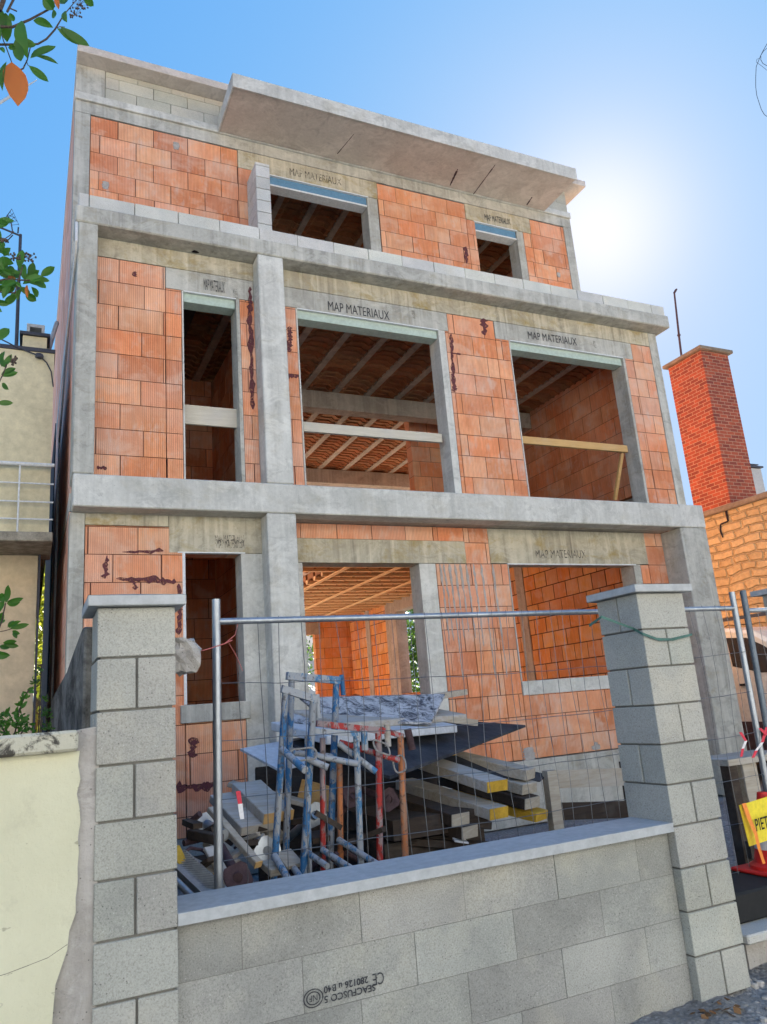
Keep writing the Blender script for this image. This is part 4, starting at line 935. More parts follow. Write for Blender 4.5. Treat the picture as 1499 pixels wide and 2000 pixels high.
def prop_head(c, rx, label, tubeto=None, mat='rust'):
    """steel prop foot: square plate with hole and bolt holes, on a tube"""
    t_ = thing('steel_prop', label, 'steel prop', c, 'steel props in the heap')
    mb = MB(); c = Vector(c); R_ = Matrix.Rotation(rx[0], 3, 'X') @ Matrix.Rotation(rx[1], 3, 'Z'); n = 16; hw = .065
    def P(x, y, z): return c + R_ @ Vector((x, y, z))
    inn, outp = [], []
    for k in range(n):
        a = 2 * math.pi * (k + .5) / n; ca, sa = math.cos(a), math.sin(a); m_ = max(abs(ca), abs(sa)); o_ = hw / max(m_, .82)
        inn.append((ca * .024, sa * .024)); outp.append((ca * o_, sa * o_))
    for k in range(n):
        j = (k + 1) % n
        for z_, fl in ((0, False), (.008, True)):
            mb.quad(P(*inn[k], z_), P(*outp[k], z_), P(*outp[j], z_), P(*inn[j], z_))
        mb.quad(P(*outp[k], 0), P(*outp[j], 0), P(*outp[j], .008), P(*outp[k], .008)); mb.quad(P(*inn[k], 0), P(*inn[j], 0), P(*inn[j], .008), P(*inn[k], .008))
    mb.build('base_plate', M[mat], t_)
    if tubeto is not None:
        m2 = MB(); m2.tube([c + R_ @ Vector((0, 0, .006)), Vector(tubeto)], .026, 12); m2.build('tube', M[mat], t_, smooth=True)
    return t_
prop_head(at(465, 1715, 4.0), (math.radians(70), .3), 'rusty purple prop with square foot plate beside the fence post', at(432, 1655, 4.35))
prop_head(at(522, 1662, 4.35), (math.radians(80), .9), 'dusty prop foot plate between the heap and the trestles', at(495, 1625, 4.8), 'galv')
prop_head(at(405, 1610, 4.7), (math.radians(75), .2), 'grey prop lying against the facade base, plate up', at(440, 1630, 4.4), 'galv')
prop_head(at(615, 1592, 4.8), (math.radians(85), .5), 'prop foot plate showing between the blue posts', at(560, 1640, 5.0), 'galv')
prop_head(at(760, 1562, 4.9), (math.radians(80), .4), 'splattered prop plate behind the red trestle', at(700, 1540, 5.2), 'rust')
prop_head(at(690, 1555, 4.85), (math.radians(80), .1), 'prop plate in the shade behind the white-blue post', at(640, 1620, 5.0), 'rust')
mb = MB()
for k, (a, b_) in enumerate((((342, 1672, 4.2), (420, 1745, 3.85)), )):
    A_, B_ = at(*a), at(*b_); mb.beam(A_, B_, .13, .03)
    for j in range(18): f_ = (j + .5) / 18; c_ = A_.lerp(B_, f_); mb.beam(c_ + Vector((-.05, .02, .02)), c_ + Vector((.05, -.02, .02)), .008, .012)
tag(mb.build('steel_grating', M['galv']), 'ribbed grey steel walkway plank lying beside the left pillar', 'grating')
mb = MB(); mb.tube([at(342, 1718, 3.8), at(385, 1760, 3.7)], .016, 10); mb.tube([at(385, 1760, 3.7), at(430, 1800, 3.6)], .016, 10); tag(mb.build('steel_tube', M['galv'], smooth=True), 'thin grey steel tube lowest in the heap by the left pillar', 'tube')
mb = MB(); mb.tube([at(358, 1668, 4.3), at(372, 1656, 4.32), at(395, 1660, 4.33), at(412, 1672, 4.25), at(408, 1690, 4.2), at(380, 1688, 4.2), at(358, 1675, 4.25)], .009, 8); tag(mb.build('steel_clamp', M['rust'], smooth=True), 'bent dark steel hook lying in the heap', 'clamp')
for k in range(34):  # dark scraps added to deepen the heap's shade
    a = (random.uniform(345, 700), random.uniform(1600, 1720), random.uniform(4.3, 4.9)); b_ = (a[0] + random.uniform(-60, 60), a[1] + random.uniform(-30, 30), a[2] + random.uniform(-.2, .3))
    mb = MB()
    A_, B_ = at(*a), at(*b_); A_.z = max(A_.z, G + .05); B_.z = max(B_.z, G + .05)
    if k % 2: mb.tube([A_, B_], .018, 8); tag(mb.build('scrap_tube', M['rust'], smooth=True), 'rusty scrap tube in the dark of the heap', 'tube', 'scrap tubes in the dark heap')
    else: mb.beam(A_, B_, random.uniform(.05, .12), .03); tag(mb.build('scrap_board', M['timber_dark']), 'scrap board added to darken the shade of the heap', 'board', 'dark scrap boards under the heap')
# mass of rubble under the heap so nothing floats
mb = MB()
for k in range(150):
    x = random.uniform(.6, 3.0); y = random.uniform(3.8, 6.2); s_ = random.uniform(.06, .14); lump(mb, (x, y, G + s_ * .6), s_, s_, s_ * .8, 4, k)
tag(mb.build('rubble', M['timber_dark']), kind='stuff', label='rubble and scrap under the heap, coloured dark as shade')  # dark timber colour stands in for shade on the rubble

def ribbon(pts, w, mats, label, side=(1, 0, 0), group='red and white warning tape'):
    mb = MB(); sv = Vector(side) * w / 2
    for i in range(len(pts) - 1): mb.mi = i % 2; mb.quad(pts[i] - sv, pts[i + 1] - sv * .9, pts[i + 1] + sv * .9, pts[i] + sv)
    o = mb.build('warning_tape', [M[m_] for m_ in mats]); o.modifiers.new('s', 'SOLIDIFY').thickness = .001; tag(o, label, 'tape', group); return o
M['tape_red'] = plain('red_tape', (.60, .03, .06), .5, .1, 9); M['tape_white'] = plain('white_tape', (.75, .73, .73), .5, .1, 9)
ribbon([at(466, 1545, 3.72), at(470, 1570, 3.715), at(474, 1600, 3.71)], .022, ('tape_red', 'tape_white'), 'short tail of red and white tape hanging on the mesh near the fence post')
# ================================================================== BOARDS IN THE WINDOW OPENINGS
def board_in(p, q, Y, h, d, mat, label, group='guard boards across the openings'):
    mb = MB(); a, b_ = at(*p, Y), at(*q, Y); z = (a.z + b_.z) / 2; mb.box(a.x - .02, b_.x + .02, Y - d / 2, Y + d / 2, z - h / 2, z + h / 2)
    tag(mb.build('guard_board', M[mat], bevel=.003), label, 'guard board', group)
M['board_white'] = wood('pale_weathered_board', (.60, .56, .46), (.48, .44, .34), amt=.4)
board_in((364, 812), (466, 816), Y1 + .16, .24, .035, 'board_white', 'wide grey board across the narrow first-floor window at left')
board_in((596, 838), (860, 853), Y1 + .14, .125, .05, 'board_white', 'long pale board across the large middle first-floor window')
board_in((1020, 865), (1222, 872), Y1 + .14, .11, .05, 'timber', 'yellow pine board across the right first-floor window')
mb = MB(); mb.beam(at(1216, 884, Y1 + .2), at(1202, 976, Y1 + .5), .05, .04); tag(mb.build('timber_prop', M['timber']), 'thin pine prop slanting down behind the yellow guard board', 'prop')
# interior bits on the ground floor
dr = thing('plastic_drum', 'ochre plastic drum standing against the inner clay wall', 'drum', (7.9, 15.2, -1.08))
p = at(692, 1345, 14.6); mb = MB(); mb.lathe((p.x, 14.6, -1.08), [(.27, 0), (.29, .05), (.29, .3), (.30, .33), (.29, .36), (.29, .66), (.30, .69), (.29, .72), (.27, 1.0)], 20)
M['drum'] = plain('ochre_drum', (.42, .24, .08), .5, .2, 6); mb.build('drum_body', M['drum'], dr, smooth=True)
mb = MB(); mb.lathe((p.x, 14.6, -.08), [(.285, 0), (.285, .035), (.25, .04)], 20); mb.build('lid', M['drum'], dr, smooth=True)
for i, (x_, w_, h_) in enumerate(((p.x - .1, .28, .35), (p.x + .45, .32, .25))):
    mb = MB(); mb.tube([Vector((x_ + w_ * math.cos(a_ * math.pi / 12), 14.3, -.45 + (h_ + .35) * math.sin(a_ * math.pi / 12))) for a_ in range(13)] + [Vector((x_ - w_, 14.3, -1.05))], .022, 8)
    tag(mb.build('orange_conduit', M['orange'], smooth=True), 'orange electrical conduit arched over the drum inside', 'conduit', 'orange conduits inside')

# ================================================================== PIPE ON THE LEFT SIDE
mb = MB(); P = [Vector((.33, 8.02, 5.5)), atx(150, 470, .33), atx(147, 520, .33), atx(134, 642, .325), atx(128, 716, .32), Vector((.32, 11.7, 4.2)), Vector((.32, 11.6, 2.4)), Vector((.32, 11.5, G))]
mb.tube(P, .016, 8); tag(mb.build('plastic_pipe', M['pvc'], smooth=True), 'thin white plastic pipe hanging down the left side wall', 'pipe')

# ================================================================== LEFT NEIGHBOUR
nb = thing('cream_house', 'cream rendered house at far left with balcony slab, white railing and flat roof', 'house', (-4, 12, G))
boxpart('wall', nb, 'cream', (-9, .165, 9.0, 16, 2.135, 4.335)); boxpart('wall', nb, 'cream_low', (-9, .07, 9.6, 16, G, 2.02))
boxpart('balcony_slab', nb, 'mould_slab', (-9, .205, 8.86, 9.9, 2.025, 2.13), bevel=.01)
boxpart('roof_flashing', nb, 'slate', (-9, .175, 8.985, 16, 4.338, 4.385)); boxpart('drainpipe', nb, 'slate', (.075, .1, 9.56, 9.6, G, 2.02))
rl = MB()
for (y0, y1) in ((903, 909), (942, 945), (978, 981), (1012, 1015)):
    z = at(50, (y0 + y1) / 2, 8.9).z; r_ = .022 if y0 == 903 else .009; rl.tube([(-9, 8.9, z), (.2, 8.9, z)], r_, 8)
px_ = at(38, 960, 8.9).x
for k in range(8): rl.tube([(px_ - 1.2 * k, 8.9, 2.13), (px_ - 1.2 * k, 8.9, at(50, 906, 8.9).z)], .010, 8)
rl.build('railing', M['white_trim'], nb, smooth=True)
vb = thing('roof_vent', 'small cream roof chimney with dark slotted cowl on the cream house', 'chimney', (-.04, 9.4, 4.385))
a, b_ = at(44, 688, 9.3), at(92, 688, 9.3); c_ = at(50, 655, 9.3)
boxpart('stack', vb, 'cream', (a.x, b_.x, 9.3, 9.7, 4.386, c_.z)); boxpart('stack_cap', vb, 'slate', (a.x - .035, b_.x + .035, 9.26, 9.74, c_.z + .001, c_.z + .04))
z0_ = c_.z + .041; boxpart('cowl', vb, 'cap', (a.x + .04, b_.x - .03, 9.33, 9.66, z0_, z0_ + .035), (a.x + .04, b_.x - .03, 9.33, 9.66, z0_ + .10, z0_ + .14), (a.x + .04, a.x + .075, 9.33, 9.66, z0_ + .036, z0_ + .099), (b_.x - .065, b_.x - .03, 9.33, 9.66, z0_ + .036, z0_ + .099))
an = thing('television_antenna', 'thin television antenna on a tall mast above the cream house', 'antenna', (at(36, 670, 9.5).x, 9.5, 4.385))
mb = MB(); mb.tube([at(33, 676, 9.5), at(41, 458, 9.5)], [.022, .018], 8); mb.build('mast', M['slate'], an, smooth=True)
mb = MB(); mb.tube([at(42, 461, 9.5), at(8, 447, 9.5), at(-40, 430, 9.5)], .012, 6); mb.tube([at(26, 456, 9.5), at(23, 436, 9.5), at(15, 420, 9.5)], .008, 6); mb.tube([at(26, 459, 9.5), at(12, 474, 9.5)], .007, 6); mb.tube([at(37, 444, 9.5), at(36, 455, 9.5)], .01, 6)
for k in range(5):
    f_ = k / 4; mb.tube([at(8 + 16 * f_, 430 - 22 * f_, 9.7), at(22 + 16 * f_, 412 + 28 * f_, 9.4)], .003, 4); mb.tube([at(8 + 14 * f_, 430 + 10 * f_, 9.7), at(24 + 14 * f_, 408 + 30 * f_, 9.5)], .003, 4)
mb.build('aerial', M['slate'], an, smooth=True)
mb = MB(); mb.tube([at(0, 661, 9.0), at(34, 678, 8.97), at(55, 686, 8.97), at(78, 695, 8.97), at(92, 708, 8.97), at(101, 726, 8.97), at(105, 755, 8.97)], .008, 6); lump(mb, at(78, 695, 8.95), .045, .03, .03, 5, 1)
tag(mb.build('cable', M['slate'], smooth=True), 'dark cable drooping over the top corner of the cream house', 'cable')
mb = MB(); mb.tube([at(96, 684, 9.6), at(106, 650, 9.8), at(112, 631, 10)], .03, 8); tag(mb.build('vent_pipe', M['mortar'], smooth=True), 'grey pipe leaning up behind the cream house roof corner', 'pipe')

# ================================================================== RIGHT NEIGHBOUR
sw = thing('stone_wall', 'tall ochre rubble stone wall at right with coping and a black crack', 'wall', (12.2, 8, G))
boxpart('stonework', sw, 'stone', (12, 12.5, 2.5, 15.5, G, 3.08)); boxpart('coping', sw, 'stone_cap', (11.93, 12.6, 2.4, 15.55, 3.083, 3.19), bevel=.02)
mb = MB(); cp = [atx(1418, 993, 11.985), atx(1421, 1008, 11.985), atx(1423, 1018, 11.985), atx(1408, 1024, 11.985), atx(1408, 1036, 11.985), atx(1413, 1050, 11.985)]
for i in range(len(cp) - 1):
    a, b_ = cp[i], cp[i + 1]; d = (b_ - a).normalized(); n_ = Vector((0, -d.z, d.y)) * random.uniform(.012, .03); mb.quad(a - n_, a + n_, b_ + n_ * .8, b_ - n_ * .8)
mb.build('crack', M['near_black'], sw)
ch = thing('brick_chimney', 'tall red brick chimney stack with flat stone cap above the stone wall', 'chimney', (12.4, 10.2, 3.19))
boxpart('stack', ch, 'redbrick', (12.005, 12.76, 9.81, 10.68, 3.192, 6.38)); boxpart('chimney_cap', ch, 'stone_cap', (11.92, 12.84, 9.73, 10.76, 6.383, 6.455), bevel=.01)
mb = MB(); a = at(1331, 697, 10.6); b_ = at(1327, 655, 10.6); c_ = at(1318, 572, 10.6)
mb.tube([(a.x, 10.6, 6.46), b_, c_], [.022, .022, .018], 8); mb.tube([b_ - Vector((0, 0, .01)), b_ + Vector((0, 0, .02))], .035, 8); mb.beam(c_, c_ + Vector((.08, 0, .10)), .05, .03)
tag(mb.build('steel_pole', M['rust'], smooth=True), 'thin rusty steel pole standing on the brick chimney cap', 'pole')
a, b_ = at(1458, 912, 12.6), at(1487, 912, 12.6)
cz = thing('zinc_chimney', 'small grey chimney pipe with flat cowl behind the red brick stack', 'chimney', ((a.x + b_.x) / 2, 12.8, 2.5))
boxpart('pipe', cz, 'cap', (a.x, b_.x - .02, 12.6, 13, 2.5, a.z - .02)); boxpart('cowl', cz, 'slate', (a.x - .05, b_.x + .03, 12.55, 13.05, a.z + .0, a.z + .04), (a.x, b_.x - .04, 12.62, 12.98, a.z + .09, a.z + .11), (a.x + .02, a.x + .04, 12.65, 12.95, a.z + .04, a.z + .09))
# parked van, nose towards the street
vn = thing('parked_van', 'white van parked between the new house and the stone wall, mostly hidden', 'van', (10.9, 8.7, G)); VX = 10.1
M['van_white'] = plain('white_car_paint', (.74, .70, .62), .3, .04, 2, spec=.6); M['glass'] = plain('dark_glass', (.05, .05, .05), .08, .2, 3, spec=.9); M['tyre'] = plain('tyre_rubber', (.02, .02, .02), .8, .3, 9)
body = [(6.55, -1.2), (6.45, -.75), (6.55, -.35), (7.25, -.12), (8.0, .47), (8.35, .68), (8.9, .78), (10.9, .80), (11.1, .6), (11.15, -1.2)]
mb = MB(); mb.prismX(body, VX, VX + 1.75); mb.build('body', M['van_white'], vn, bevel=.05)
mb = MB(); mb.prismX([(7.62, .02), (8.18, .44), (8.45, .58), (8.83, .62), (8.80, .17), (8.3, .04)], VX - .004, VX + .01); mb.build('side_window', M['glass'], vn)
mb = MB(); mb.prismX([(9.0, .16), (9.0, .62), (10.6, .62), (10.6, .16)], VX - .004, VX + .01); mb.build('side_window', M['glass'], vn)
mb = MB(); mb.beam((VX - .02, 8.72, -.12), (VX - .02, 8.58, -.12), .03, .035); mb.build('door_handle', M['tyre'], vn)
mb = MB(); mb.prismX([(6.5, -1.2), (6.5, -.72), (11.1, -.62), (11.1, -1.2)], VX - .015, VX + .02); mb.build('sill_panel', M['rust'], vn)
for yy in (7.3, 10.3):
    w_ = MB(); n_ = 20; b0 = len(w_.v)
    w_.tube([(VX - .03, yy, G + .32), (VX + .2, yy, G + .32)], .32, 20); wo = w_.build('wheel', M['tyre'], vn, smooth=True)
    w_ = MB(); w_.tube([(VX - .035, yy, G + .32), (VX - .03, yy, G + .32)], .2, 16); w_.build('rim', M['galv'], wo)
mb = MB(); mb.beam((VX + .1, 7.9, .9), (VX + .1, 11.2, .93), .05, .05); mb.build('roof_rack', M['slate'], vn)
# third pillar at the frame edge
pc = at(1467, 1166, 5.2)
pp3 = thing('gate_pillar', 'grey pillar with flat cap cut off by the right edge of the picture', 'pillar', (pc.x + .3, 4.9, G), 'block pillars of the boundary wall')
boxpart('pillar_cap', pp3, 'cap', (pc.x, pc.x + .5, 4.7, 5.2, pc.z, pc.z + .05)); xq = at(1493, 1180, 5.1).x; boxpart('blocks', pp3, 'pillar', (xq, xq + .3, 4.78, 5.1, G, pc.z - .002))

# ---- timber stand, cone, sign, kerb stones
st = thing('timber_stand', 'rough timber trestle stand with slab top behind the traffic cone', 'stand', (5.1, 4.5, G))
boxpart('top_board', st, 'timber_grey', (4.83, 5.55, 4.42, 4.8, -.645, -.60)); boxpart('leg', st, 'timber_dark', (4.86, 4.95, 4.45, 4.53, G, -.648)); boxpart('leg', st, 'timber_grey', (5.02, 5.17, 4.46, 4.52, G, -.648)); boxpart('leg', st, 'timber_dark', (5.36, 5.46, 4.5, 4.6, G, -.648))
boxpart('brace', st, 'timber_dark', (4.88, 5.4, 4.40, 4.44, -1.3, -1.18))
for k, (x, y, w_, h_) in enumerate(((4.55, 4.7, .16, .62), (4.7, 5.1, .2, .5))):
    mb = MB(); mb.box(x, x + w_, y, y + .05, G, G + h_); tag(mb.build('board', M['timber_grey' if k else 'timber_dark']), ('dark upright board standing just right of the gate pillar', 'grey upright board behind the timber stand')[k], 'board')
ks = thing('stone_step', 'low stone block with pale dusty slab beside the right pillar base', 'step', (4.0, 3.5, G))
boxpart('step_block', ks, 'mortar', (3.56, 4.8, 3.36, 3.9, G - .05, -1.375)); boxpart('step_slab', ks, 'block_light', (3.5, 4.85, 3.28, 3.95, -1.373, -1.325), bevel=.008)
fb = thing('rubber_weight', 'black rubber fence foot block under the traffic cone', 'fence foot', (4.0, 3.6, -1.325))
mb = MB(); mb.prismY([(3.60, -1.32), (3.57, -1.18), (3.62, -1.165), (4.35, -1.165), (4.4, -1.2), (4.38, -1.32)], 3.42, 3.85); mb.build('rubber_block', M['tyre'], fb, bevel=.012)
M['cone_red'] = plain('cone_red', (.66, .025, .02), .5, .15, 8); M['cone_white'] = plain('cone_white', (.62, .60, .60), .5, .15, 8); M['sign_yellow'] = plain('yellow_sign', (.82, .66, .04), .5, .06, 5); M['sign_orange'] = plain('orange_tape', (.85, .26, .04), .5, .1, 8); M['black_paint'] = plain('black_letters', (.02, .02, .02), .6, .1, 8)
cc = Vector((4.21, 3.63, -1.163))
cn_ = thing('traffic_cone', 'red and white traffic cone on the black block, cut by the right edge', 'traffic cone', cc)
boxpart('base', cn_, 'cone_red', (cc.x - .185, cc.x + .185, cc.y - .185, cc.y + .185, cc.z, cc.z + .022), bevel=.008)
def cr_(z): return .118 - .088 * (z - .05) / .40
def band(z0, z1, mat, nm):
    mb = MB(); mb.lathe(cc, [(cr_(z0), z0), (cr_(z1), z1)], 28); mb.build(nm, M[mat], cn_, smooth=True)
mb = MB(); mb.lathe(cc, [(.15, .023), (.148, .04), (.125, .052), (cr_(.05), .056), (cr_(.13), .13)], 28); mb.build('cone_body', M['cone_red'], cn_, smooth=True)
band(.131, .20, 'cone_white', 'reflective_band'); band(.201, .27, 'cone_red', 'cone_body'); band(.271, .34, 'cone_white', 'reflective_band'); band(.341, .455, 'cone_red', 'cone_body')
sg = thing('pedestrian_sign', 'yellow sign with black letters taped to the traffic cone', 'sign', (3.95, 3.46, -.97))
A_, B_ = at(1445, 1573, 3.44), at(1466, 1653, 3.47); B_.x = A_.x + .055
mb = MB(); wv = Vector((.5, .10, .0)); mb.quad(A_, B_, B_ + wv, A_ + wv + Vector((0, 0, .01))); mb.quad(A_ + Vector((0, .004, 0)), A_ + wv + Vector((0, .004, .01)), B_ + wv + Vector((0, .004, 0)), B_ + Vector((0, .004, 0)))
pn = mb.build('sign_panel', M['sign_yellow'], sg)
l0 = at(1477, 1624, 3.445); lo = lettering('PIETONS', l0, l0 + Vector((.30, .06, 0)), .068, pn, 'ink', yoff=.006, bold=.01); lo.data.materials.clear(); lo.data.materials.append(M['black_paint'])
mb = MB(); T_ = [at(1450, 1570, 3.43), at(1461, 1600, 3.43), at(1474, 1630, 3.435), at(1480, 1655, 3.44), at(1491, 1688, 3.46)]; w0 = Vector((.045, .009, 0))
for i in range(len(T_) - 1): mb.quad(T_[i], T_[i + 1], T_[i + 1] + w0 * (.9 - i * .08), T_[i] + w0 * (.95 - i * .08))
mb.build('orange_strip', M['sign_orange'], sg)
ribbon([at(1447, 1430, 3.70), at(1458, 1447, 3.70), at(1452, 1462, 3.70), at(1449, 1478, 3.70)], .025, ('tape_red', 'tape_white', 'tape_white'), 'bow of red and white tape tied left of the fence posts')
ribbon([at(1499, 1420, 3.70), at(1490, 1450, 3.70), at(1478, 1466, 3.70), at(1472, 1480, 3.70)], .03, ('tape_red', 'tape_white', 'tape_white'), 'red and white tape trailing from the right fence post')
ribbon([at(1485, 1422, 3.69), at(1499, 1436, 3.69)], .03, ('tape_red', 'tape_white'), 'upper knot of red and white tape at the picture edge')

# ---- dead leaves and stones at the foot of the right pillar
M['dead_leaf'] = plain('dead_leaf', (.26, .13, .05), .8, .5, 20)
mb = MB()
for k in range(26):
    x, y = random.uniform(2.86, 3.12), random.uniform(2.98, 3.14); z = G + .03 + random.uniform(0, .03); a = random.uniform(0, 6.28); r_ = random.uniform(.015, .035)
    u = Vector((math.cos(a), math.sin(a), random.uniform(-.4, .4))) * r_; v = Vector((-math.sin(a), math.cos(a), random.uniform(-.4, .4))) * r_ * .6; c_ = Vector((x, y, z)); mb.tint = vary((1, 1, 1), .5); mb.quad(c_ - u, c_ + v, c_ + u, c_ - v)
tag(mb.build('fallen_leaves', M['dead_leaf']), 'dead brown leaves blown against the right pillar foot', kind='stuff')
mb = MB()
for k in range(420):
    x, y = random.uniform(2.5, 4.6), random.uniform(2.2, 3.3); s_ = random.uniform(.006, .022); mb.tint = vary((1.1, 1.08, 1.05), .35)
    lump(mb, (x, y, G + .015 + s_ * .5), s_, s_, s_ * .7, 3, k)
tag(mb.build('loose_stones', M['mortar']), 'loose grey stones and mortar crumbs on the ground', kind='stuff')
mb = MB(); mb.tube([Vector((3.4, 2.95, G + .05)), Vector((3.6, 3.05, G + .10)), Vector((3.85, 3.05, G + .05)), Vector((4.1, 3.1, G + .09))], .006, 6); tag(mb.build('black_cable', M['tyre'], smooth=True), 'thin black cable lying on the gravel by the stone step', 'cable')

# ================================================================== PLANTS
def leaf(mb, a, b, w, droop=.15, fold=.25, nrm=None):
    a, b = Vector(a), Vector(b); d = b - a; L = d.length
    if L < 1e-4: return
    d.normalize(); n = Vector(nrm) if nrm else Vector((-.4 + random.uniform(-.35, .35), -1, -.35 + random.uniform(-.35, .45)))
    s_ = d.cross(n).normalized(); n = s_.cross(d).normalized(); ws = (.0, .55, .9, 1.0, .95, .66, .0); k = len(ws) - 1
    mid, lf, rg = [], [], []
    for i, f_ in enumerate(ws):
        t_ = i / k; c_ = a + d * (L * t_) + n * (L * droop * math.sin(math.pi * t_)); mid.append(c_)
        lf.append(c_ + s_ * (w / 2 * f_) + n * (w * fold * f_)); rg.append(c_ - s_ * (w / 2 * f_) + n * (w * fold * f_))
    b0 = len(mb.v); mb.v += mid + lf + rg; m_ = k + 1
    for i in range(k):
        mb.f += [(b0 + i, b0 + i + 1, b0 + m_ + i + 1, b0 + m_ + i), (b0 + i, b0 + 2 * m_ + i, b0 + 2 * m_ + i + 1, b0 + i + 1)]; mb.t += [mb.tint] * 2; mb.m += [mb.mi] * 2
tr_ = thing('broadleaf_tree', 'broadleaf tree with glossy green leaves reaching in from the left edge', 'tree', (-1.3, 4.0, G))
TY = 3.75
lv = MB(); br = MB()
PX = 1 / F * TY * 1.1
near = [((12, 25), (15, 83), 23), ((43, 40), (55, 115), 22), ((66, 40), (105, 54), 14), ((112, 55), (161, 88), 15), ((118, 52), (176, 90), 14), ((60, 114), (110, 90), 20), ((72, 110), (115, 125), 12), ((57, 128), (96, 160), 13),
 ((30, 78), (42, 120), 18), ((14, 120), (6, 178), 11), ((127, 22), (132, 44), 12), ((163, -8), (184, 12), 14), ((85, -8), (105, 20), 20), ((0, 93), (10, 104), 8), ((17, 93), (31, 92), 9), ((0, 12), (4, 60), 18), ((20, 25), (28, 42), 10), ((105, 18), (106, 36), 10), ((120, -12), (127, 8), 18), ((30, 82), (72, 88), 15), ((60, 0), (70, -20), 15), ((-10, 40), (-5, 90), 20), ((-15, 90), (-20, 150), 20)]
mid_ = [((80, 540), (108, 521), 13), ((75, 542), (98, 549), 8), ((70, 550), (91, 563), 11), ((62, 560), (75, 580), 10), ((50, 573), (72, 588), 13), ((33, 576), (11, 597), 13), ((38, 525), (45, 488), 13), ((60, 545), (66, 512), 13), ((20, 500), (-2, 484), 12), ((28, 515), (0, 505), 13), ((35, 540), (5, 560), 14), ((20, 535), (-3, 530), 14), ((30, 560), (12, 575), 10), ((50, 548), (47, 515), 12), ((45, 555), (85, 540), 14), ((50, 545), (78, 528), 13),
 ((8, 500), (22, 484), 10), ((15, 545), (40, 530), 12), ((55, 552), (88, 552), 12), ((30, 545), (14, 520), 12), ((40, 560), (60, 575), 10),
 ((4, 716), (10, 686), 9), ((4, 716), (24, 692), 10), ((3, 735), (36, 727), 11), ((3, 732), (32, 719), 9), ((5, 748), (18, 761), 8), ((-6, 787), (27, 787), 9), ((0, 700), (14, 718), 8), ((-5, 690), (8, 712), 9)]
low_ = [((12, 1178), (17, 1142), 10), ((14, 1176), (47, 1168), 8), ((14, 1178), (40, 1177), 12), ((10, 1176), (-2, 1160), 10), ((9, 1175), (4, 1158), 12), ((20, 1228), (58, 1219), 8), ((18, 1226), (42, 1213), 7), ((25, 1232), (40, 1238), 7), ((27, 1234), (34, 1247), 6), ((10, 1210), (-3, 1222), 10), ((8, 1258), (38, 1262), 8), ((6, 1256), (34, 1252), 7), ((0, 1262), (20, 1266), 7), ((4, 1272), (-6, 1282), 7), ((0, 1215), (8, 1195), 9), ((16, 1226), (28, 1212), 6)]
for lst, Yc in ((near, TY - .1), (mid_, TY), (low_, TY + .05)):
    for (a, b_, w) in lst:
        y0_ = Yc + random.uniform(-.05, .05); lv.tint = vary((1, 1, 1), .25, .1); leaf(lv, at(*a, y0_), at(*b_, y0_ + random.uniform(-.05, .05)), w * PX * 1.12, random.uniform(-.12, .15), random.uniform(.05, .28))
random.seed(11)
for (cx_, cy_, rx_, ry_, n_) in ((22, 545, 26, 30, 26), (-60, 520, 60, 90, 60), (-80, 80, 70, 110, 60), (-70, 720, 60, 60, 30), (-60, 1220, 50, 70, 30)):
    for k in range(n_):
        x, y = cx_ + random.uniform(-1, 1) * rx_, cy_ + random.uniform(-1, 1) * ry_; a = random.uniform(0, 6.28); l_ = random.uniform(18, 34) if cx_ > 0 else random.uniform(30, 50)
        yy = TY + random.uniform(-.1, .15); lv.tint = vary((1, 1, 1), .3, .1); leaf(lv, at(x, y, yy), at(x + l_ * math.cos(a), y + l_ * math.sin(a) * .8, yy), l_ * .34 * PX)
lv.build('foliage', M['leaf'], tr_, smooth=True)
lo_ = MB(); leaf(lo_, at(24, 121, TY - .12), at(36, 208, TY - .12), 42 * PX, .05, .16, (0.1, -1, .1)); lo_.build('dying_leaf', M['leaf_old'], tr_, smooth=True)
lo_ = MB(); leaf(lo_, at(110, -6, TY - .1), at(116, 19, TY - .1), 10 * PX); leaf(lo_, at(21, 551, TY - .05), at(27, 540, TY - .05), 12 * PX); leaf(lo_, at(54, 556, TY - .05), at(55, 582, TY - .05), 6 * PX); lo_.build('yellow_leaf', M['leaf_old'], tr_, smooth=True)
def tw(pts, r, Yc=TY - .08): br.tube([at(x, y, Yc) for x, y in pts], r, 6)
tk = Vector((-1.25, 4.0, 0))
tw([(-60, 90), (0, 52), (25, 53), (60, 38), (95, 19), (108, 12)], [.014, .008, .007, .006, .005, .004]); tw([(-60, 80), (0, 87), (30, 87), (75, 86), (92, 76), (108, 58), (125, 30), (150, 0), (160, -20)], [.01, .006, .006, .005, .005, .0045, .003, .002, .002])
tw([(-30, 160), (4, 152), (20, 153), (30, 141), (46, 134), (54, 118), (62, 85)], [.006, .004, .004, .004, .004, .003, .003]); tw([(24, 122), (14, 95), (8, 80), (2, 60)], .0028); tw([(0, 20), (8, 0), (12, -30)], .012); tw([(52, 118), (56, 128), (60, 129)], .002); tw([(108, 56), (118, 52), (128, 53)], .002); tw([(15, 23), (20, 16), (34, 22)], .004); tw([(15, 23), (32, -10)], .006); tw([(24, 122), (30, 134)], .003)
tw([(-60, 600), (0, 570), (30, 572), (38, 545), (45, 520)], [.008, .005, .004, .004, .003]); tw([(-40, 560), (10, 545), (60, 548)], .004); tw([(-40, 760), (0, 745), (8, 728), (14, 712)], .003); tw([(-40, 1300), (-10, 1250), (4, 1215), (12, 1178)], [.006, .004, .0035, .003]); tw([(-10, 1236), (10, 1232), (24, 1228)], .002); tw([(-30, 470), (5, 470), (20, 460), (28, 452)], .0022)
random.seed(5)
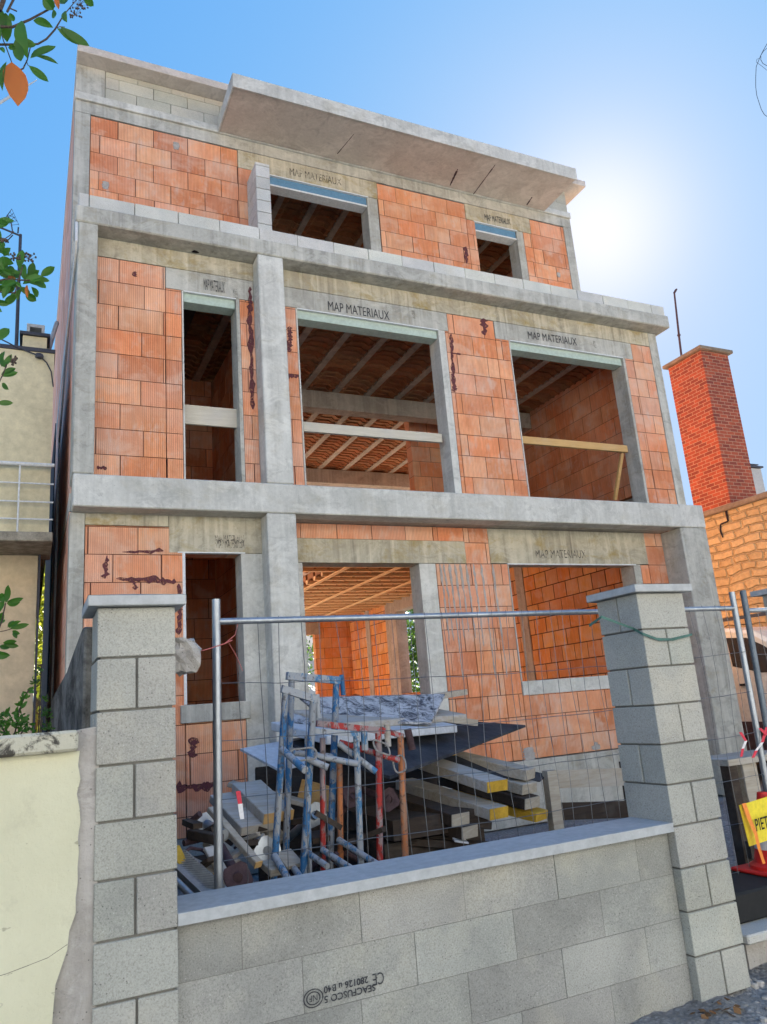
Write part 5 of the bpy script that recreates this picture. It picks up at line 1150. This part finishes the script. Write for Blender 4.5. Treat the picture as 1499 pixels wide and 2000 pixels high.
for (cx_, cy_, s_) in ((158, 6, 15), (150, 25, 12), (60, 502, 11), (30, 500, 10), (8, 466, 9), (28, 700, 7), (30, 708, 7)):
    for k in range(int(s_ * 1.6)):
        x, y = cx_ + random.uniform(-s_, s_), cy_ + random.uniform(-s_, s_) * .8; br.tube([at(cx_ - 3, cy_ + 5, TY - .08), at(x, y, TY - .08)], .0009, 4); lump(br, at(x, y, TY - .08), .0045, .0045, .0045, 3, k)
br.build('branches', M['bark'], tr_, smooth=True)
mb = MB(); mb.tube([(-1.3, 4.0, G), (-1.28, 3.98, -.2), (-1.15, 3.9, 1.2), (-1.05, 3.8, 2.2), (-.7, 3.7, 3.1)], [.09, .075, .06, .045, .02], 10)
for z_, q_ in ((3.0, (-60, 90)), (2.4, (-60, 600)), (1.7, (-40, 760)), (1.0, (-40, 1300)), (.4, (-40, 1300))): mb.tube([Vector((-1.1, 3.85, z_ - .4)), at(*q_, TY - .08)], [.03, .012], 6)
mb.build('trunk', M['bark'], tr_, smooth=True)
# small shrub on the garden wall
def shrub(name, label, stems, leaves, mat, Yc, lw, seed, cat='shrub', base=None):
    random.seed(seed); t_ = thing(name, label, cat, base or at(*stems[0][0], Yc)); mb = MB()
    for s_ in stems: mb.tube([at(x, y, Yc) for x, y in s_], .003, 5)
    mb.build('stems', M['bark'], t_, smooth=True); mb = MB()
    for (x, y, r_, n_) in leaves:
        for k in range(n_):
            a = random.uniform(0, 6.28); l_ = random.uniform(.7, 1.2) * lw; X_, Y_ = x + random.uniform(-r_, r_), y + random.uniform(-r_, r_); yy = Yc + random.uniform(-.08, .08)
            mb.tint = vary((1, 1, 1), .35, .15); leaf(mb, at(X_, Y_, yy), at(X_ + l_ * math.cos(a), Y_ - abs(l_ * math.sin(a)), yy + random.uniform(-.03, .03)), l_ * .36 * Yc / F)
    mb.build('foliage', M[mat], t_, smooth=True); return t_
shrub('shrub', 'small leafy shrub growing behind the cream garden wall', [[(25, 1450), (33, 1420), (38, 1390), (48, 1362), (58, 1347)], [(20, 1450), (0, 1410)], [(30, 1450), (55, 1415)]],
      [(56, 1350, 3, 6), (48, 1365, 4, 8), (42, 1378, 5, 8), (38, 1392, 5, 8), (35, 1410, 7, 12), (12, 1405, 13, 26), (25, 1428, 25, 60), (52, 1410, 8, 16), (-20, 1420, 30, 50), (62, 1428, 6, 10)], 'leaf', 3.6, 13, 2)
shrub('ivy', 'dark trailing ivy between the cream wall and the stained dividing wall', [[(95, 1450), (90, 1400), (95, 1355)], [(75, 1450), (82, 1300), (84, 1296)]], [(92, 1395, 7, 26), (96, 1420, 8, 26), (93, 1365, 4, 10), (78, 1310, 5, 12), (68, 1332, 5, 8)], 'leaf_dark', 4.4, 9, 3, cat='ivy')
# trees beyond
def crown(mb, c, r, n, s_, seed):
    rn = random.Random(seed); cl = [(Vector((rn.gauss(0, .42) * r[0], rn.gauss(0, .42) * r[1], rn.gauss(0, .42) * r[2])), rn.uniform(.18, .34)) for _ in range(22)]
    for k in range(n):
        o_, q_ = rn.choice(cl); p = Vector(c) + o_ + Vector((rn.gauss(0, 1) * r[0], rn.gauss(0, 1) * r[1], rn.gauss(0, 1) * r[2])) * q_
        u = Vector((rn.uniform(-1, 1), rn.uniform(-1, 1), rn.uniform(-1, 1))).normalized() * s_; v = u.orthogonal().normalized() * s_ * .5; mb.tint = vary((1, 1, 1), .35, .1); mb.quad(p - u, p + v, p + u, p - v)
def tree(name, label, x, y, h, r, mat, n, s_, seed, group=None):
    t_ = thing(name, label, 'tree', (x, y, G), group); mb = MB(); mb.tube([(x, y, G), (x + .1, y, G + h * .5), (x - .1, y, G + h * .85)], [h * .03, h * .02, .03], 8)
    for k in range(6): a = k * 1.05; mb.tube([(x, y, G + h * (.3 + .07 * k)), (x + math.cos(a) * r * .6, y + math.sin(a) * r * .6, G + h * (.5 + .07 * k))], [.06, .02], 6)
    mb.build('trunk', M['bark'], t_, smooth=True); mb = MB(); crown(mb, (x, y, G + h * .62), (r, r, h * .42), n, s_, seed); mb.build('crown', M[mat], t_)
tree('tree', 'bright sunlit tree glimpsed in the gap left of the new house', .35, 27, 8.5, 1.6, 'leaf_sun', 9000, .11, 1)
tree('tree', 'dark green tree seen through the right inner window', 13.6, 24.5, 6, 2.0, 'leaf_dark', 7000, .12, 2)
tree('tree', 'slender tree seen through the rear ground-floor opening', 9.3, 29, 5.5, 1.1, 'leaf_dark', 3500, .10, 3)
mb = MB(); rn = random.Random(4)
for k in range(700):
    x, y = rn.uniform(-.1, .3), rn.uniform(17, 22); h_ = rn.uniform(.5, 2.6); mb.tint = vary((1, 1, 1), .3); a = rn.uniform(-.3, .3); mb.quad((x, y, G), (x + .02, y, G), (x + a, y + .1, G + h_))
M['straw'] = plain('dry_straw', (.55, .38, .12), .9, .3, 5); tag(mb.build('dry_grass', M['straw']), 'tall dry yellow grass in the narrow gap between the houses', kind='stuff')
# garden wall and far house behind, seen through the openings
mb = MB(); mb.box(-8, 22, 31, 31.3, G, .2); tag(mb.build('rear_garden_wall', M['beige_render']), 'low pale garden wall behind the new house', 'wall')
rh = thing('grey_house', 'distant grey house glimpsed through the rear opening', 'house', (14, 40, G)); boxpart('wall', rh, 'cap', (9, 19, 38, 44, G, 3.2)); mb = MB(); mb.prismX([(37.5, 3.21), (41, 5.2), (44.5, 3.21)], 8.6, 19.4); mb.build('roof', M['slate'], rh)

# ================================================================== SKY BITS
mb = MB(); D = 3500
mb.tube([ray(-90, 250) * D, ray(0, 201) * D, ray(40, 176) * D, ray(73, 156) * D], [7, 7, 6, 2], 8)
M['ice'] = plain('ice_trail', (.8, .8, .8), 1, .02, .01); tag(mb.build('contrail', M['ice']), 'short white aircraft trail in the blue sky behind the orange leaf', 'contrail', kind='stuff')
mb = MB(); wy = 4.0
mb.tube([at(x, y, wy) for x, y in ((1540, 50), (1510, 72), (1499, 86), (1492, 98), (1487, 108), (1482, 120), (1478, 130), (1477, 150), (1477, 170), (1479, 186), (1484, 202), (1488, 214), (1494, 224), (1500, 228), (1540, 240))], .0028, 6)
mb.tube([at(x, y, wy + .05) for x, y in ((1540, 80), (1499, 94), (1492, 100), (1487, 108), (1487, 117), (1491, 124), (1500, 129), (1530, 133))], .0028, 6); mb.tube([at(x, y, wy + .03) for x, y in ((1484, 114), (1479, 116), (1478, 121), (1482, 124), (1490, 130), (1500, 138), (1540, 160))], .0018, 6)
M['dark_wire'] = plain('dark_wire', (.03, .04, .06), 1, .2, 9, spec=0.0); tag(mb.build('dangling_wire', M['dark_wire']), 'loops of thin dark wire dangling at the upper right edge', 'wire')
